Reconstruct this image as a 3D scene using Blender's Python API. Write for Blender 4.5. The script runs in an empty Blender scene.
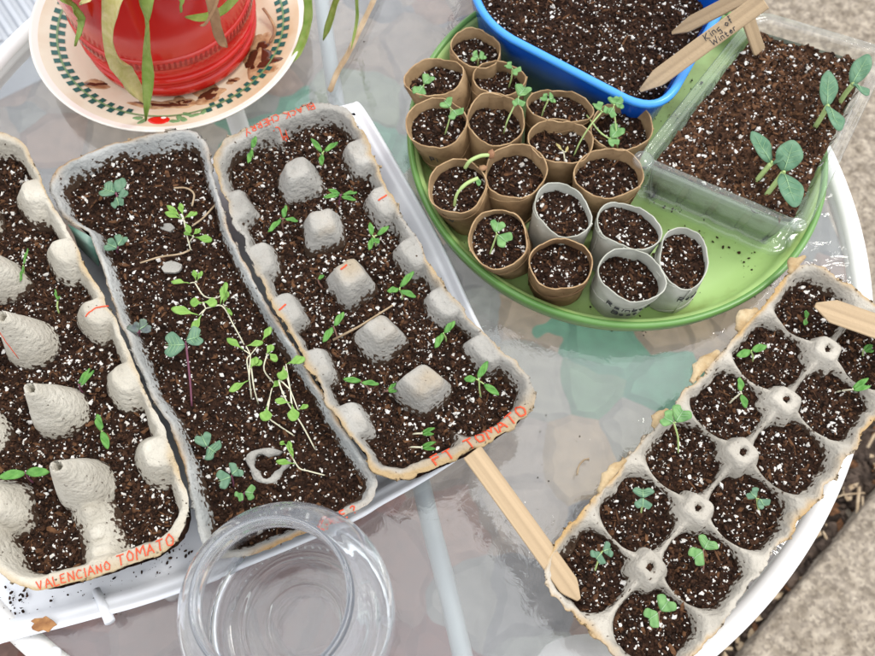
import bpy, math, random
import numpy as np
from mathutils import Vector, Matrix
random.seed(7); RNG = np.random.default_rng(7)
SC = bpy.context.scene
COL = SC.collection
PI = math.pi

# ------------------------------------------------------------------ camera
W0, H0 = 875.0, 656.0
FPX, PITCH, ROLL, CH = 886.35, 1.16595, 0.055833, 0.595
_c, _s = math.cos(PITCH), math.sin(PITCH)
_fw = np.array([0, _c, -_s]); _up0 = np.array([0, _s, _c]); _rt0 = np.array([1., 0, 0])
_r = _rt0*math.cos(ROLL) + _up0*math.sin(ROLL)
_u = -_rt0*math.sin(ROLL) + _up0*math.cos(ROLL)
_o = np.array([0, 0, CH])
cam = bpy.data.cameras.new('camera'); camo = bpy.data.objects.new('camera', cam); COL.objects.link(camo)
cam.sensor_width = 36; cam.lens = 36*FPX/W0; cam.clip_start = .02; cam.clip_end = 200
camo.matrix_world = Matrix(((_r[0], _u[0], -_fw[0], 0), (_r[1], _u[1], -_fw[1], 0), (_r[2], _u[2], -_fw[2], CH), (0, 0, 0, 1)))
cam.dof.use_dof = True; cam.dof.focus_distance = .56; cam.dof.aperture_fstop = 13
SC.camera = camo
def at(px, py, z):
    d = _fw + ((px-W0/2)/FPX)*_r - ((py-H0/2)/FPX)*_u
    return _o + d*((z-CH)/d[2])

# ------------------------------------------------------------------ sky and sun
SUN_EL, SUN_AZ = math.radians(58), math.radians(60)      # azimuth measured from +Y towards +X
wd = bpy.data.worlds.new('World'); SC.world = wd; wd.use_nodes = True
nt = wd.node_tree; nt.nodes.clear()
def N(nt, t, **k):
    n = nt.nodes.new(t)
    for a, b in k.items(): setattr(n, a, b)
    return n
wo = N(nt, 'ShaderNodeOutputWorld'); bg = N(nt, 'ShaderNodeBackground'); sk = N(nt, 'ShaderNodeTexSky')
sk.sky_type = 'NISHITA'; sk.sun_disc = False; sk.sun_elevation = SUN_EL; sk.sun_rotation = SUN_AZ
tc = N(nt, 'ShaderNodeTexCoord'); cn = N(nt, 'ShaderNodeTexNoise'); cr = N(nt, 'ShaderNodeValToRGB'); mx = N(nt, 'ShaderNodeMix', data_type='RGBA')
cn.inputs['Scale'].default_value = 2.1; cn.inputs['Detail'].default_value = 5; cn.inputs['Roughness'].default_value = .55
cr.color_ramp.elements[0].position = .20; cr.color_ramp.elements[1].position = .47
nt.links.new(tc.outputs['Generated'], cn.inputs['Vector'])
sz_ = N(nt, 'ShaderNodeSeparateXYZ'); nt.links.new(tc.outputs['Generated'], sz_.inputs[0])
me_ = N(nt, 'ShaderNodeMapRange'); me_.inputs[1].default_value = .45; me_.inputs[2].default_value = 1.0; me_.inputs[3].default_value = -.06; me_.inputs[4].default_value = .13; nt.links.new(sz_.outputs['Z'], me_.inputs[0])
ad_ = N(nt, 'ShaderNodeMath', operation='ADD'); nt.links.new(cn.outputs['Fac'], ad_.inputs[0]); nt.links.new(me_.outputs[0], ad_.inputs[1]); nt.links.new(ad_.outputs[0], cr.inputs['Fac'])
nt.links.new(cr.outputs['Color'], mx.inputs['Factor']); nt.links.new(sk.outputs['Color'], mx.inputs['A'])
zb_ = N(nt, 'ShaderNodeValToRGB'); zb_.color_ramp.elements[0].position = .45; zb_.color_ramp.elements[0].color = (.74, .76, .82, 1); zb_.color_ramp.elements[1].position = .98
zs_ = N(nt, 'ShaderNodeVectorMath', operation='SCALE'); zs_.inputs['Scale'].default_value = 19.5; nt.links.new(sz_.outputs['Z'], zb_.inputs[0]); nt.links.new(zb_.outputs[0], zs_.inputs[0]); nt.links.new(zs_.outputs[0], mx.inputs['B'])
nt.links.new(mx.outputs['Result'], bg.inputs['Color']); bg.inputs['Strength'].default_value = .12
nt.links.new(bg.outputs[0], wo.inputs[0])
sl = bpy.data.lights.new('sun', 'SUN'); so = bpy.data.objects.new('sun', sl); COL.objects.link(so)
sl.energy = 1.7; sl.angle = math.radians(16); sl.color = (1, .96, .9)
sd_ = Vector((math.sin(SUN_AZ)*math.cos(SUN_EL), math.cos(SUN_AZ)*math.cos(SUN_EL), math.sin(SUN_EL)))
so.rotation_euler = sd_.to_track_quat('Z', 'Y').to_euler(); so.location = (1, 1, 3)
SC.view_settings.view_transform = 'Standard'; SC.view_settings.look = 'None'
SC.view_settings.exposure = -0.13; SC.view_settings.gamma = 1; SC.view_settings.use_curve_mapping = False

# ------------------------------------------------------------------ materials
def mat(name, col, rough=.6, **k):
    m = bpy.data.materials.new(name); m.use_nodes = True
    p = m.node_tree.nodes['Principled BSDF']
    p.inputs['Base Color'].default_value = (*col, 1); p.inputs['Roughness'].default_value = rough
    for a, b in k.items(): p.inputs[a].default_value = b
    return m
def P(m): return m.node_tree.nodes['Principled BSDF']
def noisy(name, c1, c2, scale=20, rough=.7, bump=0, bscale=None, detail=6, lo=.35, hi=.65, bdist=.001, **k):
    """base colour wandering between c1 and c2, with a noise bump"""
    m = mat(name, c1, rough, **k); nt = m.node_tree; L = nt.links.new
    tc = N(nt, 'ShaderNodeTexCoord'); n = N(nt, 'ShaderNodeTexNoise'); r = N(nt, 'ShaderNodeValToRGB')
    n.inputs['Scale'].default_value = scale; n.inputs['Detail'].default_value = detail
    r.color_ramp.elements[0].position = lo; r.color_ramp.elements[1].position = hi
    r.color_ramp.elements[0].color = (*c1, 1); r.color_ramp.elements[1].color = (*c2, 1)
    L(tc.outputs['Object'], n.inputs['Vector']); L(n.outputs['Fac'], r.inputs['Fac']); L(r.outputs['Color'], P(m).inputs['Base Color'])
    if bump:
        b = N(nt, 'ShaderNodeTexNoise'); b.inputs['Scale'].default_value = bscale or scale*8; b.inputs['Detail'].default_value = 4
        bp = N(nt, 'ShaderNodeBump'); bp.inputs['Strength'].default_value = bump; bp.inputs['Distance'].default_value = bdist
        L(tc.outputs['Object'], b.inputs['Vector']); L(b.outputs['Fac'], bp.inputs['Height']); L(bp.outputs[0], P(m).inputs['Normal'])
    return m
def pulp(name, c1, c2, stain):
    """moulded paper pulp; the vertex attribute 'stain' carries the tea-coloured water marks of the edges"""
    m = noisy(name, c1, c2, 34, .95, 1.0, 300, bdist=.0020, detail=10, lo=.3, hi=.7); nt = m.node_tree; L = nt.links.new
    at_ = N(nt, 'ShaderNodeAttribute'); at_.attribute_name = 'stain'
    n = N(nt, 'ShaderNodeTexNoise'); n.inputs['Scale'].default_value = 60; n.inputs['Detail'].default_value = 5
    tc = N(nt, 'ShaderNodeTexCoord'); L(tc.outputs['Object'], n.inputs['Vector'])
    mu = N(nt, 'ShaderNodeMath', operation='MULTIPLY_ADD'); mu.inputs[1].default_value = 2.6; mu.inputs[2].default_value = -.95
    mm = N(nt, 'ShaderNodeMath', operation='MULTIPLY', use_clamp=True); L(n.outputs['Fac'], mu.inputs[0]); 
    ad = N(nt, 'ShaderNodeMath', operation='ADD', use_clamp=True); L(mu.outputs[0], ad.inputs[0]); L(at_.outputs['Fac'], ad.inputs[1])
    L(ad.outputs[0], mm.inputs[0]); L(at_.outputs['Fac'], mm.inputs[1])
    x = N(nt, 'ShaderNodeMix', data_type='RGBA'); src = [l.from_socket for l in nt.links if l.to_socket == P(m).inputs['Base Color']][0]
    L(mm.outputs[0], x.inputs['Factor']); L(src, x.inputs['A']); x.inputs['B'].default_value = (*stain, 1)
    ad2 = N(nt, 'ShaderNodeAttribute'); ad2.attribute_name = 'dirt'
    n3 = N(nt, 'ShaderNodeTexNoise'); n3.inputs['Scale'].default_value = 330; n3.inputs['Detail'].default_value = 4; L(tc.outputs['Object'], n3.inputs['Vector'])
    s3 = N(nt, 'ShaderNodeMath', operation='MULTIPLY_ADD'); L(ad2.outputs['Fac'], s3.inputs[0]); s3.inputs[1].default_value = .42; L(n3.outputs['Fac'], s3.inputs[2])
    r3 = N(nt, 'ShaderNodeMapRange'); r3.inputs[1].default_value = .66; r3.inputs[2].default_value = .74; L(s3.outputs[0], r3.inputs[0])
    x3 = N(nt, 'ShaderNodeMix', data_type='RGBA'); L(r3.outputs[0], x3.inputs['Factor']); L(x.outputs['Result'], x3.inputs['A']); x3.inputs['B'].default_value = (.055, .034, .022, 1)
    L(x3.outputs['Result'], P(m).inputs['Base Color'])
    return m
M = {}
M['pulp_cream'] = pulp('pulp_cream', (.37, .34, .28), (.55, .52, .445), (.42, .31, .17))
M['pulp_grey'] = pulp('pulp_grey', (.27, .26, .235), (.41, .395, .36), (.38, .275, .15))
M['pulp_lid'] = pulp('pulp_lid', (.30, .31, .30), (.47, .475, .455), (.36, .23, .11))
M['pulp_tan'] = pulp('pulp_tan', (.33, .305, .26), (.50, .465, .40), (.42, .28, .13))
M['soil'] = noisy('soil', (.011, .006, .0042), (.040, .0195, .012), 260, .95, .9, 900)
M['soil_dry'] = noisy('soil_dry', (.040, .020, .012), (.12, .062, .036), 230, .95, .6, 900)
M['crumb_dark'] = noisy('crumb_dark', (.010, .0058, .004), (.034, .0175, .011), 300, .9)
M['crumb_brown'] = noisy('crumb_brown', (.026, .013, .008), (.070, .034, .019), 300, .9)
M['crumb_red'] = noisy('crumb_red', (.060, .029, .016), (.150, .074, .036), 300, .9)
M['perlite'] = noisy('perlite', (.50, .47, .42), (.84, .82, .78), 500, .8)
M['tube'] = noisy('cardboard_tube', (.155, .095, .048), (.37, .25, .135), 48, .85, .5, 300, bdist=.0008, lo=.3, hi=.62, detail=9)
M['tube_wet'] = noisy('wet_cardboard', (.10, .055, .028), (.27, .165, .085), 48, .6, .5, 300, bdist=.0008, lo=.3, hi=.62, detail=9)
M['tube_edge'] = noisy('cardboard_edge', (.28, .175, .09), (.47, .33, .19), 120, .85)
M['tube_grey'] = noisy('grey_tube', (.34, .345, .29), (.50, .50, .44), 50, .85, .25, 500, bdist=.0006)
M['grey_plastic'] = noisy('grey_plastic', (.36, .38, .41), (.45, .47, .50), 12, .5)
M['white_plastic'] = noisy('white_plastic', (.70, .72, .76), (.78, .80, .83), 12, .38)
M['green_plastic'] = noisy('green_plastic', (.24, .33, .10), (.36, .53, .19), 26, .38, lo=.34, hi=.5, detail=9)
M['green_rim'] = noisy('green_rim', (.10, .235, .055), (.15, .31, .085), 14, .3)
M['blue_plastic'] = mat('blue_plastic', (.004, .075, .42), .22)
M['blue_rim'] = mat('blue_rim', (.05, .30, .80), .25)
M['red_ceramic'] = noisy('red_glaze', (.46, .008, .006), (.56, .018, .012), 8, .12)
M['red_band'] = noisy('red_band', (.44, .018, .014), (.54, .06, .045), 40, .2)
M['plate'] = noisy('plate_glaze', (.74, .70, .54), (.55, .38, .21), 17, .18, lo=.42, hi=.78)
M['plate_rim'] = mat('plate_rim', (.84, .80, .72), .15)
M['check'] = mat('check_green', (.006, .10, .085), .2)
M['cherry'] = mat('cherry_red', (.65, .02, .01), .2)
M['motif_leaf'] = mat('motif_green', (.16, .30, .13), .25)
M['stain_brown'] = noisy('stain_brown', (.30, .15, .07), (.56, .38, .21), 150, .25)
M['band_dash'] = mat('band_dash', (.31, .010, .009), .2)
M['puddle'] = mat('brown_water', (.085, .025, .012), .08)
M['white_paint'] = noisy('white_paint', (.80, .79, .77), (.86, .85, .83), 30, .4)
M['rust'] = noisy('rust', (.40, .22, .05), (.60, .42, .16), 60, .8)
M['red_ink'] = mat('red_ink', (.72, .075, .02), .7)
M['black_ink'] = mat('black_ink', (.02, .02, .025), .7)
M['dry_leaf'] = noisy('dry_leaf', (.22, .10, .045), (.42, .25, .13), 60, .7)
M['dry_stem'] = noisy('dry_stem', (.33, .24, .15), (.48, .38, .26), 80, .8)
M['concrete'] = noisy('concrete', (.19, .16, .125), (.38, .335, .275), 55, .9, .8, 120, lo=.3, hi=.7, bdist=.004)
_n = M['concrete'].node_tree; _t = N(_n, 'ShaderNodeTexCoord'); _v = N(_n, 'ShaderNodeTexVoronoi'); _v.inputs['Scale'].default_value = 210; _rr = N(_n, 'ShaderNodeValToRGB')
_rr.color_ramp.elements[0].color = (.42, .38, .36, 1); _rr.color_ramp.elements[0].position = .1; _rr.color_ramp.elements[1].color = (1.25, 1.22, 1.15, 1); _rr.color_ramp.elements[1].position = .85
_s2 = N(_n, 'ShaderNodeSeparateColor'); _m = N(_n, 'ShaderNodeMix', data_type='RGBA', blend_type='MULTIPLY'); _m.inputs['Factor'].default_value = .55
_src = [l.from_socket for l in _n.links if l.to_socket == P(M['concrete']).inputs['Base Color']][0]
_n.links.new(_t.outputs['Object'], _v.inputs[0]); _n.links.new(_v.outputs['Color'], _s2.inputs[0]); _n.links.new(_s2.outputs[0], _rr.inputs[0]); _n.links.new(_src, _m.inputs['A']); _n.links.new(_rr.outputs[0], _m.inputs['B']); _n.links.new(_m.outputs['Result'], P(M['concrete']).inputs['Base Color'])
M['mulch'] = noisy('mulch', (.030, .022, .018), (.11, .08, .062), 40, .95, .8, 90, bdist=.01)
def wood():
    m = noisy('label_wood', (.27, .19, .105), (.44, .32, .19), 36, .65, .4, 500, detail=9, lo=.25, hi=.7); nt = m.node_tree
    n = [x for x in nt.nodes if x.type == 'TEX_NOISE'][0]; tc = [x for x in nt.nodes if x.type == 'TEX_COORD'][0]
    mp = N(nt, 'ShaderNodeMapping'); mp.inputs['Scale'].default_value = (.10, 6, 1)
    nt.links.new(tc.outputs['Object'], mp.inputs[0]); nt.links.new(mp.outputs[0], n.inputs['Vector']); return m
M['wood'] = wood()
def leafmat(name, c1, c2, rough=.5, tr=.25):
    m = noisy(name, c1, c2, 150, rough, .4, 500, lo=.3, hi=.7); nt = m.node_tree
    src = [l.from_socket for l in nt.links if l.to_socket == P(m).inputs['Base Color']][0]
    t = N(nt, 'ShaderNodeBsdfTranslucent'); x = N(nt, 'ShaderNodeMixShader'); x.inputs[0].default_value = tr
    nt.links.new(src, t.inputs[0]); nt.links.new(P(m).outputs[0], x.inputs[1]); nt.links.new(t.outputs[0], x.inputs[2])
    nt.links.new(x.outputs[0], nt.nodes['Material Output'].inputs[0]); return m
M['tomato_leaf'] = leafmat('tomato_leaf', (.075, .25, .04), (.17, .40, .08))
M['kale_leaf'] = leafmat('kale_leaf', (.10, .22, .13), (.17, .30, .19))
M['purple_leaf'] = leafmat('purple_leaf', (.13, .15, .17), (.17, .26, .16))
M['lettuce_leaf'] = leafmat('lettuce_leaf', (.17, .36, .055), (.29, .49, .11))
M['brassica_leaf'] = leafmat('brassica_leaf', (.11, .28, .08), (.23, .43, .15))
M['squash_leaf'] = leafmat('squash_leaf', (.09, .22, .12), (.17, .31, .19), .6)
M['yellow_leaf'] = leafmat('yellow_leaf', (.55, .50, .16), (.74, .64, .34))
M['strap_leaf'] = leafmat('strap_leaf', (.25, .40, .06), (.42, .52, .15))
M['vein'] = mat('leaf_vein', (.26, .42, .22), .5)
M['stem_green'] = mat('stem_green', (.36, .48, .18), .5)
M['stem_white'] = mat('stem_white', (.62, .60, .44), .5)
M['stem_purple'] = mat('stem_purple', (.17, .055, .09), .5)
M['stem_brown'] = mat('stem_brown', (.22, .12, .09), .6)
M['label_print'] = noisy('printed_label', (.10, .26, .20), (.42, .52, .46), 70, .7)
def clearmat(name, tint, spec_rough, haze, hazecol, bump=0, bscale=80, ior=1.5, bdist=.001, wob=0):
    m = bpy.data.materials.new(name); m.use_nodes = True; nt = m.node_tree; nt.nodes.clear(); L = nt.links.new
    o = N(nt, 'ShaderNodeOutputMaterial'); t = N(nt, 'ShaderNodeBsdfTransparent'); g = N(nt, 'ShaderNodeBsdfGlossy'); d = N(nt, 'ShaderNodeBsdfDiffuse')
    t.inputs[0].default_value = (*tint, 1); g.inputs['Roughness'].default_value = spec_rough; d.inputs[0].default_value = (*hazecol, 1)
    f = N(nt, 'ShaderNodeFresnel'); f.inputs[0].default_value = ior
    gm = N(nt, 'ShaderNodeNewGeometry'); im = N(nt, 'ShaderNodeMapRange'); im.inputs[3].default_value = ior; im.inputs[4].default_value = 1/ior   # thin sheet: same reflectance from both sides
    L(gm.outputs['Backfacing'], im.inputs[0]); L(im.outputs[0], f.inputs[0])
    a = N(nt, 'ShaderNodeMixShader'); b = N(nt, 'ShaderNodeMixShader')
    a.inputs[0].default_value = haze; L(t.outputs[0], a.inputs[1]); L(d.outputs[0], a.inputs[2])
    L(f.outputs[0], b.inputs[0]); L(a.outputs[0], b.inputs[1]); L(g.outputs[0], b.inputs[2]); L(b.outputs[0], o.inputs[0])
    if bump:
        tc = N(nt, 'ShaderNodeTexCoord'); n = N(nt, 'ShaderNodeTexNoise'); n.inputs['Scale'].default_value = bscale; n.inputs['Detail'].default_value = 3
        if wob: n.inputs['Distortion'].default_value = wob
        bp = N(nt, 'ShaderNodeBump'); bp.inputs['Strength'].default_value = bump; bp.inputs['Distance'].default_value = bdist
        L(tc.outputs['Object'], n.inputs[0]); L(n.outputs['Fac'], bp.inputs['Height']); L(bp.outputs[0], g.inputs['Normal'])
        if wob:
            pn = N(nt, 'ShaderNodeTexNoise'); pn.inputs['Scale'].default_value = 7; pn.inputs['Detail'].default_value = 2; L(tc.outputs['Object'], pn.inputs[0])
            pm = N(nt, 'ShaderNodeMapRange'); pm.inputs[1].default_value = .48; pm.inputs[2].default_value = .66; pm.inputs[3].default_value = .14; pm.inputs[4].default_value = .85; L(pn.outputs['Fac'], pm.inputs[0])
            L(pm.outputs[0], bp.inputs['Strength']); L(bp.outputs[0], f.inputs['Normal'])
    return m
M['table_glass'] = clearmat('table_glass', (.95, .97, .96), .05, .075, (.50, .52, .60), .42, 70, 1.66, .0012, 1.2)
M['clear_plastic'] = clearmat('clear_plastic', (.96, .98, .975), .08, .075, (.62, .66, .66), .45, 120, 1.62)
gl = mat('jar_glass', (.985, 1, .995), .0); P(gl).inputs['Transmission Weight'].default_value = 1; P(gl).inputs['IOR'].default_value = 1.40
M['jar_glass'] = gl
_n = gl.node_tree; _d = N(_n, 'ShaderNodeBsdfDiffuse'); _d.inputs[0].default_value = (.78, .84, .95, 1); _x = N(_n, 'ShaderNodeMixShader'); _x.inputs[0].default_value = .065
_n.links.new(P(gl).outputs[0], _x.inputs[1]); _n.links.new(_d.outputs[0], _x.inputs[2]); _n.links.new(_x.outputs[0], _n.nodes['Material Output'].inputs[0])
GZ0 = -.726
def stones():
    m = mat('river_stone', (.2, .15, .1), .75); nt = m.node_tree; L = nt.links.new
    tc = N(nt, 'ShaderNodeTexCoord'); nz = N(nt, 'ShaderNodeTexNoise'); nz.inputs['Scale'].default_value = 9; nz.inputs['Detail'].default_value = 2
    v = N(nt, 'ShaderNodeTexVoronoi'); v.inputs['Scale'].default_value = 9.5; v.inputs['Randomness'].default_value = .85
    wv = N(nt, 'ShaderNodeMix', data_type='RGBA', blend_type='LINEAR_LIGHT'); wv.inputs['Factor'].default_value = .035
    L(tc.outputs['Object'], wv.inputs['A']); L(nz.outputs['Color'], wv.inputs['B']); L(tc.outputs['Object'], nz.inputs[0])
    L(wv.outputs['Result'], v.inputs['Vector'])
    sx = N(nt, 'ShaderNodeSeparateColor'); L(v.outputs['Color'], sx.inputs[0])
    def ramp(cols):
        r = N(nt, 'ShaderNodeValToRGB'); r.color_ramp.interpolation = 'CONSTANT'
        for i, c in enumerate(cols):
            e = r.color_ramp.elements[i] if i < 2 else r.color_ramp.elements.new(i/len(cols))
            e.position = i/len(cols); e.color = (*c, 1)
        L(sx.outputs[0], r.inputs[0]); return r
    A = ramp([(.095, .032, .02), (.15, .06, .042), (.12, .065, .05), (.085, .036, .026)])         # red-brown
    B = ramp([(.23, .165, .10), (.09, .15, .085), (.18, .165, .13), (.21, .15, .095), (.055, .155, .09), (.17, .13, .095)])  # beige and green
    C = ramp([(.165, .130, .105), (.205, .165, .135), (.125, .115, .110), (.185, .125, .095), (.15, .145, .13)])              # grey brown
    def near(cx, cy, r0, r1):
        d = N(nt, 'ShaderNodeVectorMath', operation='DISTANCE'); L(v.outputs['Position'], d.inputs[0]); d.inputs[1].default_value = (cx, cy, GZ0)
        mr = N(nt, 'ShaderNodeMapRange'); mr.inputs[1].default_value = r0; mr.inputs[2].default_value = r1; mr.inputs[3].default_value = 1; mr.inputs[4].default_value = 0
        L(d.outputs['Value'], mr.inputs[0]); return mr
    def mixc(f, a, b):
        x = N(nt, 'ShaderNodeMix', data_type='RGBA'); L(f.outputs[0], x.inputs['Factor']); L(a, x.inputs['A']); L(b, x.inputs['B']); return x.outputs['Result']
    pos = v.outputs['Position']
    g1 = at(660, 370, -.72); g2 = at(330, 130, -.72); g3 = at(130, 640, -.72)
    c = mixc(near(g3[0], g3[1], .45, .50), C.outputs[0], A.outputs[0])
    c = mixc(near(g1[0], g1[1], .22, .25), c, B.outputs[0])
    G = ramp([(.06, .17, .11), (.14, .15, .11), (.07, .16, .11), (.16, .13, .11)])
    c = mixc(near(g2[0], g2[1], .16, .20), c, G.outputs[0])
    n2 = N(nt, 'ShaderNodeTexNoise'); n2.inputs['Scale'].default_value = 60; n2.inputs['Detail'].default_value = 5; L(tc.outputs['Object'], n2.inputs[0])
    ml = N(nt, 'ShaderNodeMix', data_type='RGBA', blend_type='MULTIPLY'); ml.inputs['Factor'].default_value = .6
    r2 = N(nt, 'ShaderNodeValToRGB'); r2.color_ramp.elements[0].position = .3; r2.color_ramp.elements[0].color = (.5, .5, .5, 1); r2.color_ramp.elements[1].position = .65
    L(n2.outputs['Fac'], r2.inputs[0]); L(c, ml.inputs['A']); L(r2.outputs[0], ml.inputs['B']); L(ml.outputs['Result'], P(m).inputs['Base Color'])
    v2 = N(nt, 'ShaderNodeTexVoronoi', feature='DISTANCE_TO_EDGE'); v2.inputs['Scale'].default_value = 9.5; v2.inputs['Randomness'].default_value = .85; L(wv.outputs['Result'], v2.inputs['Vector'])
    mr = N(nt, 'ShaderNodeMapRange'); mr.inputs[2].default_value = .12; L(v2.outputs['Distance'], mr.inputs[0])
    bp = N(nt, 'ShaderNodeBump'); bp.inputs['Distance'].default_value = .012; bp.inputs['Strength'].default_value = .8; L(mr.outputs[0], bp.inputs['Height']); L(bp.outputs[0], P(m).inputs['Normal'])
    return m
M['stones'] = stones()

for k_ in ('pulp_cream', 'pulp_grey', 'pulp_lid', 'pulp_tan', 'soil', 'soil_dry', 'crumb_dark', 'crumb_brown', 'crumb_red', 'perlite', 'tube', 'tube_wet', 'tube_grey', 'tube_edge', 'concrete', 'mulch', 'dry_stem'):
    P(M[k_]).inputs['Specular IOR Level'].default_value = .12
# ------------------------------------------------------------------ object helpers
def tag(o, label=None, cat=None, group=None, kind=None):
    if label: o['label'] = label
    if cat: o['category'] = cat
    if group: o['group'] = group
    if kind: o['kind'] = kind
    return o
def empty(name, loc, label, cat, group=None):
    o = bpy.data.objects.new(name, None); COL.objects.link(o); o.location = tuple(loc); o.empty_display_size = .01
    return tag(o, label, cat, group)
def mesh_np(name, V, F, mats, parent=None, mi=None, smooth=True, uvstain=None, loc=None):
    """V (n,3) world coordinates; F list of faces or (m,k) array; the origin goes to loc"""
    V = np.asarray(V, float)
    if loc is None: loc = np.array([V[:, 0].mean(), V[:, 1].mean(), V[:, 2].min()]) if parent is None else np.zeros(3)
    loc = np.asarray(loc, float); base = np.array(parent.location) if parent is not None else np.zeros(3)
    me = bpy.data.meshes.new(name)
    if parent is not None:
        root = parent; off = np.zeros(3)
        while root is not None: off += np.array(root.location); root = root.parent
        V = V - off
    else: V = V - loc
    if isinstance(F, np.ndarray):
        k = F.shape[1]; me.vertices.add(len(V)); me.vertices.foreach_set('co', V.ravel())
        me.loops.add(F.size); me.loops.foreach_set('vertex_index', F.ravel().astype(np.int32))
        me.polygons.add(len(F)); me.polygons.foreach_set('loop_start', np.arange(0, F.size, k, dtype=np.int32))
        me.update(calc_edges=True)
    else:
        me.from_pydata([tuple(v) for v in V], [], [tuple(f) for f in F])
    if not isinstance(mats, (list, tuple)): mats = [mats]
    for m in mats: me.materials.append(m)
    if mi is not None: me.polygons.foreach_set('material_index', np.asarray(mi, np.int32))
    me.polygons.foreach_set('use_smooth', np.full(len(me.polygons), smooth) if np.isscalar(smooth) else np.asarray(smooth, bool))
    if uvstain is not None:
        a = me.attributes.new('stain', 'FLOAT', 'POINT'); a.data.foreach_set('value', np.asarray(uvstain, np.float32))
    me.validate(); me.update()
    o = bpy.data.objects.new(name, me); COL.objects.link(o)
    if parent is not None: o.parent = parent
    else: o.location = tuple(loc)
    return o
class MB:
    def __init__(s): s.V = []; s.F = []; s.mi = []; s.n = 0
    def add(s, V, F, m=0):
        for v in V: s.V.append((float(v[0]), float(v[1]), float(v[2])))
        for f in F: s.F.append(tuple(int(i)+s.n for i in f)); s.mi.append(m)
        s.n += len(V); return s
    def loft(s, loops, m=0, cap0=False, cap1=False, closed=True):
        k = len(loops[0]); V = [v for l in loops for v in l]; F = []
        for i in range(len(loops)-1):
            for j in range(k if closed else k-1):
                a = i*k+j; b = i*k+(j+1) % k; F.append((a, b, b+k, a+k))
        if cap0: F.append(tuple(range(k))[::-1])
        if cap1: F.append(tuple((len(loops)-1)*k+j for j in range(k)))
        return s.add(V, F, m)
    def tube(s, pts, rad, n=7, m=0, flat=1.0, nrm=None):
        pts = [np.asarray(p, float) for p in pts]; loops = []
        if np.isscalar(rad): rad = [rad]*len(pts)
        for i, p in enumerate(pts):
            t = pts[min(i+1, len(pts)-1)]-pts[max(i-1, 0)]; t = t/(np.linalg.norm(t)+1e-12)
            a = np.array(nrm if nrm is not None else (0, 0, 1.)) 
            if abs(a@t) > .95: a = np.array((1., 0, 0))
            x = np.cross(t, a); x /= np.linalg.norm(x); y = np.cross(x, t)
            loops.append([p+rad[i]*(math.cos(q)*x+flat*math.sin(q)*y) for q in np.linspace(0, 2*PI, n, endpoint=False)])
        return s.loft(loops, m, True, True)
    def box(s, x0, x1, y0, y1, z0, z1, m=0):
        V = [(x, y, z) for z in (z0, z1) for y in (y0, y1) for x in (x0, x1)]
        return s.add(V, [(0, 2, 3, 1), (4, 5, 7, 6), (0, 1, 5, 4), (1, 3, 7, 5), (3, 2, 6, 7), (2, 0, 4, 6)], m)
    def build(s, name, mats, parent=None, smooth=True, loc=None):
        return mesh_np(name, np.array(s.V), s.F, mats, parent, s.mi, smooth, loc=loc)
def mod_bevel(o, w=.001, seg=2):
    b = o.modifiers.new('bevel', 'BEVEL'); b.width = w; b.segments = seg; b.limit_method = 'ANGLE'; b.angle_limit = math.radians(40); return o
def smooth_path(pts, n=4):
    """Catmull-Rom through the points"""
    P_ = [np.asarray(p, float) for p in pts]; P_ = [2*P_[0]-P_[1]]+P_+[2*P_[-1]-P_[-2]]; out = []
    for i in range(1, len(P_)-2):
        for k in range(n):
            t = k/n; a, b, c, d = P_[i-1:i+3]
            out.append(.5*(2*b+(c-a)*t+(2*a-5*b+4*c-d)*t*t+(3*b-a-3*c+d)*t**3))
    out.append(P_[-2]); return out
# value noise
_LAT = np.random.default_rng(3).random((256, 256))
def vn(x, y, sc, seed=0):
    x = np.asarray(x, float)/sc+seed*17.3+1000; y = np.asarray(y, float)/sc+seed*7.9+1000
    xi = np.floor(x).astype(int); yi = np.floor(y).astype(int); fx = x-xi; fy = y-yi
    fx = fx*fx*(3-2*fx); fy = fy*fy*(3-2*fy); g = lambda a, b: _LAT[a % 256, b % 256]
    return (g(xi, yi)*(1-fx)+g(xi+1, yi)*fx)*(1-fy)+(g(xi, yi+1)*(1-fx)+g(xi+1, yi+1)*fx)*fy-.5
def fbm(x, y, sc, seed=0, o=3): return sum(vn(x, y, sc/2**i, seed+i)/2**i for i in range(o))

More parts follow.
